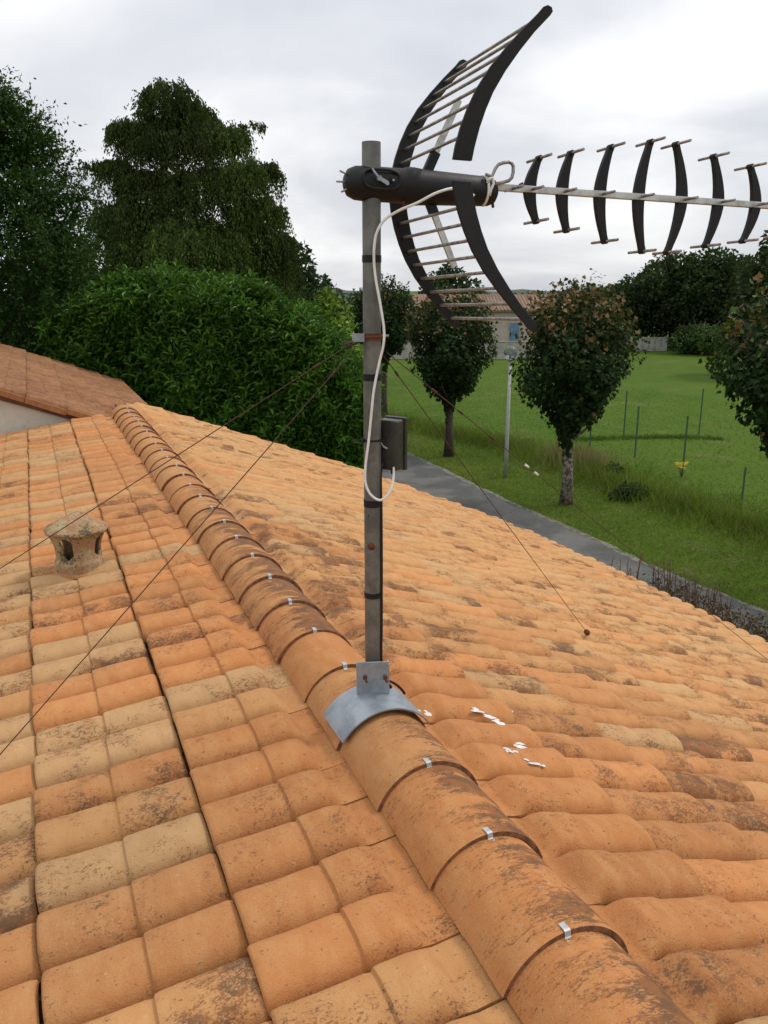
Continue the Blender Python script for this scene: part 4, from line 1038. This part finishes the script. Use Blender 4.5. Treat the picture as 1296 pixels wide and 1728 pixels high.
for i, (px, Y, tp, hw_, lb) in enumerate(((1085, 84, 462, 62, 'low dark oak behind the short concrete wall'), (1140, 82, 428, 80, 'broad dark oak in the middle of the far wood'), (1205, 80, 420, 78, 'tallest oak of the far wood left of the edge maple'), (1250, 86, 440, 66, 'dark oak half hidden by the edge maple'))):
    clump_tree('oak_tree', px, Y, tp, hw_, lb, (.013, .028, .009), (.028, .052, .014), 60 + i, 34, .42, .30, 10, 1.2, 1.1, WG, trunk=.4)
clump_tree('oak_tree', 1335, 56, 372, 92, 'large dark tree rising behind the end of the aerial boom', (.020, .034, .014), (.042, .060, .022), 70, 34, .40, .28, 18, 1.5)
clump_tree('bush_tree', 1195, 74, 548, 52, 'mid green bush in the shade under the far wood', (.030, .060, .018), (.050, .088, .024), 71, 14, .3, .2, 24, .2)
clump_tree('tree', 640, 120, 497, 30, 'tree of the far skyline just left of the mast', (.02, .038, .02), (.035, .058, .028), 72, 14, .7, .5, 6, 1)
clump_tree('tree', 690, 150, 503, 26, 'tree of the far skyline just right of the mast', (.024, .042, .026), (.040, .062, .034), 73, 14, .8, .6, 5, 1)
clump_tree('tree', 905, 130, 500, 40, 'tree of the far skyline behind the beige house', (.022, .040, .022), (.038, .06, .03), 74, 14, .8, .6, 5, 1)
clump_tree('tree', 1010, 120, 488, 46, 'tree of the far skyline left of the wood', (.020, .038, .02), (.036, .058, .026), 75, 14, .8, .6, 6, 1)

# ---- dry berberis beside the eave
def barberry():
    b0 = ground(1150, 1100); Y = 10.6
    root = empty('thorn_shrub', (at(1140, 900, Y)[0], Y, 0), label='dry reddish brown thorny shrub along the wall below the right eave', cat='shrub')
    base = np.array(root.location); tw = MB(); Ps, As = [], []
    for i in range(84):
        px = random.triangular(975, 1310, 1150); yy0 = Y + random.uniform(-.5, .9)
        tp = np.interp(px, [975, 1050, 1090, 1150, 1200, 1290], [955, 935, 930, 955, 990, 1050]) + random.uniform(-15, 70)
        b_ = at(px + random.uniform(-25, 25), 1000, yy0); t_ = at(px, tp, yy0)
        p0 = np.array([b_[0], yy0, 0.0]); p3 = t_
        mid = p0 + (p3 - p0) * .55 + rng.normal(0, .05, 3)
        pts = smooth_path([p0 - base, mid - base, p3 - base], 4); tw.tube(pts, [.0125 * (1 - .6 * k / (len(pts) - 1)) for k in range(len(pts))], 5)
        for k in range(18):
            t = .3 + .7 * k / 18; p = p0 + (p3 - p0) * t + rng.normal(0, .012, 3); d_ = nrm(rng.normal(0, 1, 3) + np.array([0, 0, .4]))
            if random.random() < .35: tw.tube([p - base, p - base + d_ * random.uniform(.04, .13)], [.004, .0015], 4)
            Ps += [p + d_ * .03] * 2; As += [d_, nrm(rng.normal(size=3))]
    tw.build('stems', M['twig'], root)
    P = np.array(Ps); n = len(P); low = (P[:, 2] < 1.35)
    leaves('leaf_tufts', P + rng.normal(0, .02, P.shape) - base, np.array(As), rand_unit(n), .028, .013, tints(n, (.060, .028, .018), (.10, .055, .025), .3), M['leaf'], LEAF4, root)
    m = 4200; qx = rng.uniform(1040, 1340, m); qz = np.array([at(a, np.interp(a, [1040, 1100, 1180, 1300], [1005, 1005, 1042, 1092]) , Y)[2] for a in qx])
    Q = np.stack([at(648, 1000, Y)[0] + (qx - 648) / FPX * Y * 1.21, Y + rng.uniform(-.6, .7, m), rng.random(m) ** .6 * qz * 1.04], 1)
    leaves('low_foliage', Q - base, rand_unit(m), rand_unit(m), .07, .04, tints(m, (.065, .036, .022), (.12, .075, .04), .3), M['leaf'], LEAF4, root)
barberry()

# ---- grass blades: mown verge, tall strip along the ditch, far tufts
def grass(name, n, place, hmin, hmax, wd, ca, cb, lean=.35, rusty=None):
    X = np.array([place() for _ in range(n)]); z = np.array([ground_h(a, b) for a, b in X]); P = np.stack([X[:, 0], X[:, 1], z - .01], 1)
    A = np.array([0, 0, 1.]) + rng.normal(0, lean, (n, 3)) * np.array([1, 1, .1]); Nv = rng.normal(size=(n, 3)) * np.array([1, 1, .1]) + np.array([0, -.6, .2])
    T = tints(n, ca, cb, .25) * (1 + .28 * np.sin(X[:, :1] * 1.9 + 1.3 * np.sin(X[:, 1:] * 1.1)) * np.sin(X[:, 1:] * 1.6 + X[:, :1] * .5) + .16 * np.sin(X[:, :1] * 5.3) * np.sin(X[:, 1:] * 4.7))
    if rusty is not None: k = rng.random(n) < rusty[0]; T[k] = tints(k.sum(), rusty[1], rusty[2], .2)
    TRI = (np.array([[0, .5, 0], [0, -.5, 0], [.55, -.3, .03], [.55, .3, .03], [1, 0, .16]]), None)
    T3 = (np.array([[0, .5, 0], [0, -.5, 0], [1, .12, .14], [1, -.12, .14]]), np.array([[0, 1, 3, 2]]))
    o = leaves(name, P, A, Nv, rng.uniform(hmin, hmax, n), wd, T, M['leaf'], T3); return tag(o, kind='stuff')
def p_tall():
    while True:
        y = random.uniform(9, 46); u = random.gauss(4.3, .75)
        if u > 2.4: return road_edge_x(y) + u * 1.05, y
def p_mown():
    y = 9 + 32 * random.random() ** 1.3; return road_edge_x(y) + random.uniform(-.05, 3.6), y
def p_field():
    y = 14 + 48 * random.random() ** 1.4; return road_edge_x(y) + 4.6 + (8 + y * .35) * random.random(), y
grass('tall_grass', 52000, p_tall, .15, .55, .016, (.090, .155, .012), (.170, .240, .028), .6, (.20, (.17, .16, .055), (.24, .21, .085)))
grass('mown_grass', 90000, p_mown, .03, .10, .013, (.120, .165, .016), (.190, .215, .030), 1.2, (.16, (.19, .17, .06), (.26, .22, .09)))
grass('meadow_grass', 95000, p_field, .05, .13, .014, (.075, .150, .009), (.125, .205, .018), 1.8, (.03, (.14, .16, .04), (.2, .2, .06)))
def p_line():
    a = random.random(); c = ground(960 + 260 * a, 743 - 4 * math.sin(a * 3)); return c[0] + random.gauss(0, .1), c[1] + random.gauss(0, .22)
grass('grass_line', 2200, p_line, .06, .20, .018, (.045, .10, .010), (.075, .14, .014), .6)
# straw seed heads left of the pale trunk, a small dark bush, the yellow flower
def p_straw():
    c = gz(975, 790); return c[0] + random.gauss(0, .55), c[1] + random.gauss(0, .6)
grass('straw_grass', 1400, p_straw, .5, .95, .014, (.22, .19, .075), (.32, .27, .12), .22)
clump_tree('bramble_bush', 1092, 21.6, 822, 38, 'small dark bramble bush in the long grass right of the pale trunk', (.018, .040, .012), (.035, .070, .02), 80, 12, .10, .06, 160, .05, trunk=.02)
clump_tree('weed_bush', 1055, 24.5, 783, 22, 'small leafy weed at the foot of a green fence post', (.030, .065, .016), (.05, .10, .025), 81, 8, .10, .06, 130, .05, trunk=.02)
def ragwort():
    g = gz(1150, 806); root = empty('ragwort_plant', g, label='yellow flowering weed at the foot of a thin green post', cat='plant')
    st = MB(); P = []
    for i in range(16):
        q = random.uniform(0, 6.28); t = np.array([.22 * math.cos(q) * random.random() ** .5, .22 * math.sin(q) * random.random() ** .5, random.uniform(.30, .48)]); st.tube([(0, 0, 0), t * .5 + (0, 0, .03), t], .004, 4); P += [t + rng.normal(0, .025, 3) for _ in range(7)]
    st.build('stems', worn('green_stem', (.05, .10, .03), (.07, .12, .035), 9, .8), root); P = np.array(P); n = len(P)
    leaves('flower_heads', P, rand_unit(n) * np.array([1, 1, .2]), np.tile([0, -.5, 1.], (n, 1)), .05, .045, tints(n, (.55, .42, .02), (.68, .52, .04), .1), M['leaf'], LEAF4, root)
ragwort()

# ================================================================== STREET FURNITURE, FENCE, FAR BUILDINGS
def lamp():
    g = gz(853, 806); Y = g[1]; root = empty('street_lamp', g, label='grey street lamp post with a clear globe between the two maples', cat='street lamp')
    zt_ = at(857, 608, Y)[2] - g[2]
    MB().tube([(0, 0, 0), (0, 0, .9), (0, 0, zt_)], [.062, .058, .045], 14).build('lamp_pole', M['lamppole'], root)
    MB().lathe([(.05, zt_ - .02), (.10, zt_), (.13, zt_ + .03), (.12, zt_ + .05), (.02, zt_ + .06)], 18).build('lamp_collar', M['lamppole'], root)
    q = NT('frosted_globe'); q.fin((.42, .45, .46), .15); q.b.inputs['Transmission Weight'].default_value = .75; q.b.inputs['IOR'].default_value = 1.15
    MB().lathe([(.12, zt_ + .05), (.19, zt_ + .13), (.205, zt_ + .22), (.185, zt_ + .31), (.12, zt_ + .38), (.04, zt_ + .41), (.001, zt_ + .415)], 22).build('globe', q.m, root)
    MB().lathe([(.001, zt_ + .06), (.03, zt_ + .06), (.035, zt_ + .2), (.001, zt_ + .24)], 12).build('bulb', M['lamppole'], root)
lamp()
PW = ('left post of the back pair of green fence posts', 'slim green post nearest the small leafy weed', 'green post with the yellow flowering weed at its foot', 'right post of the back pair of green fence posts', 'green post just right of the pale maple trunk', 'green post half covered by the edge maple')
for (x, y0, y1), lb in zip(((1052, 738, 660), (1071, 772, 686), (1151, 803, 702), (1179, 735, 656), (995, 754, 710), (1252, 842, 789)), PW):
    g = gz(x, y0); t = at(x, y1, g[1])[2] - g[2]; root = empty('fence_post', g, label=lb, cat='fence post', group='thin green posts in the field')
    mb = MB(); mb.box((0, 0, t / 2), (.026, .004, t / 2)); mb.box((0, .018, t / 2), (.004, .016, t / 2)); mb.build('post', M['greenpost'], root)
    MB().box((0, .008, t + .004), (.024, .022, .006)).build('post_cap', M['greenpost'], root)
# light garden wall of grey blocks
def block_wall():
    Y = ground(690, 606)[1]; x0, x1 = at(650, 600, Y)[0], at(912, 600, Y)[0]; h = at(690, 577, Y)[2]
    root = empty('block_wall', ((x0 + x1) / 2, Y, 0), label='grey concrete block wall across the far side of the field', cat='wall')
    bw = MB(); nx_ = int((x1 - x0) / .5); nr = max(3, round(h / .22))
    for r_ in range(nr):
        for i in range(nx_):
            o_ = .25 * (r_ % 2); bw.box((-(x1 - x0) / 2 + i * .5 + .25 + o_, random.uniform(-.006, .006), (r_ + .5) * h / nr), (.24, .1, h / nr / 2 - .008))
    tag(bw.build('blockwork', M['blockwall'], root), kind='stuff')
    MB().box((.1, 0, h / 2), ((x1 - x0) / 2 - .1, .09, h / 2 - .01)).build('mortar', M['concrete'], root)
    MB().box((.1, 0, h + .03), ((x1 - x0) / 2 + .15, .14, .03)).build('coping', M['concrete'], root)
block_wall()
def conc_wall():
    Y = ground(1095, 592)[1]; x0, x1 = at(1030, 590, Y)[0], at(1125, 590, Y)[0]; h = at(1095, 569, Y)[2]
    root = empty('concrete_wall', ((x0 + x1) / 2, Y, 0), label='short stained concrete wall with dark slots in front of the far wood', cat='wall')
    n = 9; w = (x1 - x0) / n
    for i in range(n): MB().box((-(x1 - x0) / 2 + (i + .5) * w, 0, h / 2 - .03), (w / 2 - .014, .1, h / 2 - .03)).build('panel', M['concrete'], root)
    MB().box((0, .05, h / 2 - .1), ((x1 - x0) / 2, .03, h / 2 - .1)).build('backing', M['dark'], root)
    MB().box((0, 0, h - .03), ((x1 - x0) / 2 + .03, .13, .03)).build('coping', M['concrete'], root)
conc_wall()
def far_house(px0, px1, Y, eave_px, ridge_px, label, roofm, depth=8, wins=()):
    x0, x1 = at(px0, 550, Y)[0], at(px1, 550, Y)[0]; xc = (x0 + x1) / 2; hw = (x1 - x0) / 2
    ze, zr = at((px0 + px1) / 2, eave_px, Y)[2], at((px0 + px1) / 2, ridge_px, Y + depth / 2)[2]
    root = empty('far_house', (xc, Y + depth / 2, 0), label=label, cat='house')
    w = MB(); w.prism([(-depth / 2, 0), (depth / 2, 0), (depth / 2, ze), (0, zr - .12), (-depth / 2, ze)], -hw, hw, lambda u, v, q: (q, u, v)); w.build('wall', M['beige'], root)
    r = MB()
    for sg in (-1, 1):
        r.prism([(sg * (depth / 2 + .35), ze - .10), (0, zr), (0, zr + .12), (sg * (depth / 2 + .35), ze + .03)], -hw - .3, hw + .3, lambda u, v, q: (q, u, v))
    rf = r.build('roof', roofm, root)
    rl = MB()
    nrow = int((2 * hw + .6) / .3)
    for sg in (-1,):
        for i in range(nrow):
            x = -hw - .3 + (i + .5) * .3; rl.tube([(x, sg * (depth / 2 + .37), ze + .03), (x, 0, zr + .12)], .07, 5, False)
    tag(rl.build('roof_rolls', roofm, rf), kind='stuff')
    for (wx, wy0, wy1, ww, m) in wins:
        X = at(wx, 550, Y)[0] - xc; za, zb_ = at(wx, wy1, Y)[2], at(wx, wy0, Y)[2]; hw2 = ww / FPX * Y / 2
        f = MB(); f.box((X, -depth / 2 - .03, (za + zb_) / 2), (hw2 + .07, .03, (zb_ - za) / 2 + .07)); fo = f.build('window_frame', M['beige'], root)
        MB().box((X, -depth / 2 - .07, (za + zb_) / 2), (hw2, .012, (zb_ - za) / 2)).build('shutter' if m == 'bluewin' else 'pane', M[m], fo)
    return root
h2 = far_house(704, 1010, 74, 524, 499, 'beige bungalow with brown tiled roof and blue shutters behind the maples', M['farroof'], 9, ((868, 545, 590, 16, 'bluewin'), (800, 548, 575, 22, 'dark'), (925, 548, 575, 22, 'dark'), (735, 548, 575, 18, 'bluewin')))
far_house(630, 688, 82, 528, 512, 'pale small house showing just right of the mast', M['farroof'], 7, ((676, 545, 566, 12, 'dark'),))
def roof_aerial(px, top, bot, Y, label):
    p = at(px, bot, Y); z1 = at(px, top, Y)[2]; root = empty('roof_aerial', (p[0], Y, p[2]), label=label, cat='aerial'); L = z1 - p[2]
    MB().tube([(0, 0, -.3), (0, 0, L)], .03, 6).build('mast_pole', M['galv'], root)
    m = MB(); m.tube([(-.5, 0, L), (.7, 0, L - .05)], .02, 5)
    for i in range(6): m.tube([(-.45 + i * .2, 0, L - .25 + .02 * i), (-.45 + i * .2, 0, L + .2 - .02 * i)], .014, 4)
    m.build('yagi', M['galv'], root)
roof_aerial(832, 488, 500, 78, 'small aerial on the ridge of the beige bungalow')
roof_aerial(996, 482, 500, 78, 'thin aerial above the crown of the pale trunked maple')

def distant_wood():
    g = np.random.default_rng(99); pf = []
    for i in range(64):
        x = -150 + i * 6.2 + g.uniform(-2, 2); y = 185 + g.uniform(-14, 22); h = g.uniform(3.6, 6.6) + (1.5 if x > 40 else 0); pf.append(((x, y, h * .48), (g.uniform(4, 6.5), 4, h * .52)))
    n_ = 0; Ps = []
    for c, rad in pf:
        m = 420; u = rand_unit(m); Ps.append(np.asarray(c) + u * np.asarray(rad) * (.75 + .3 * rng.random((m, 1))))
    P = np.concatenate(Ps); n = len(P)
    tag(leaves('distant_wood', P, rand_unit(n), rand_unit(n) + np.array([0, -.5, .6]), rng.uniform(.7, 1.2, n), rng.uniform(.5, .9, n), tints(n, (.022, .040, .022), (.040, .062, .032), .2), M['leaf'], LEAF4), kind='stuff')
distant_wood()
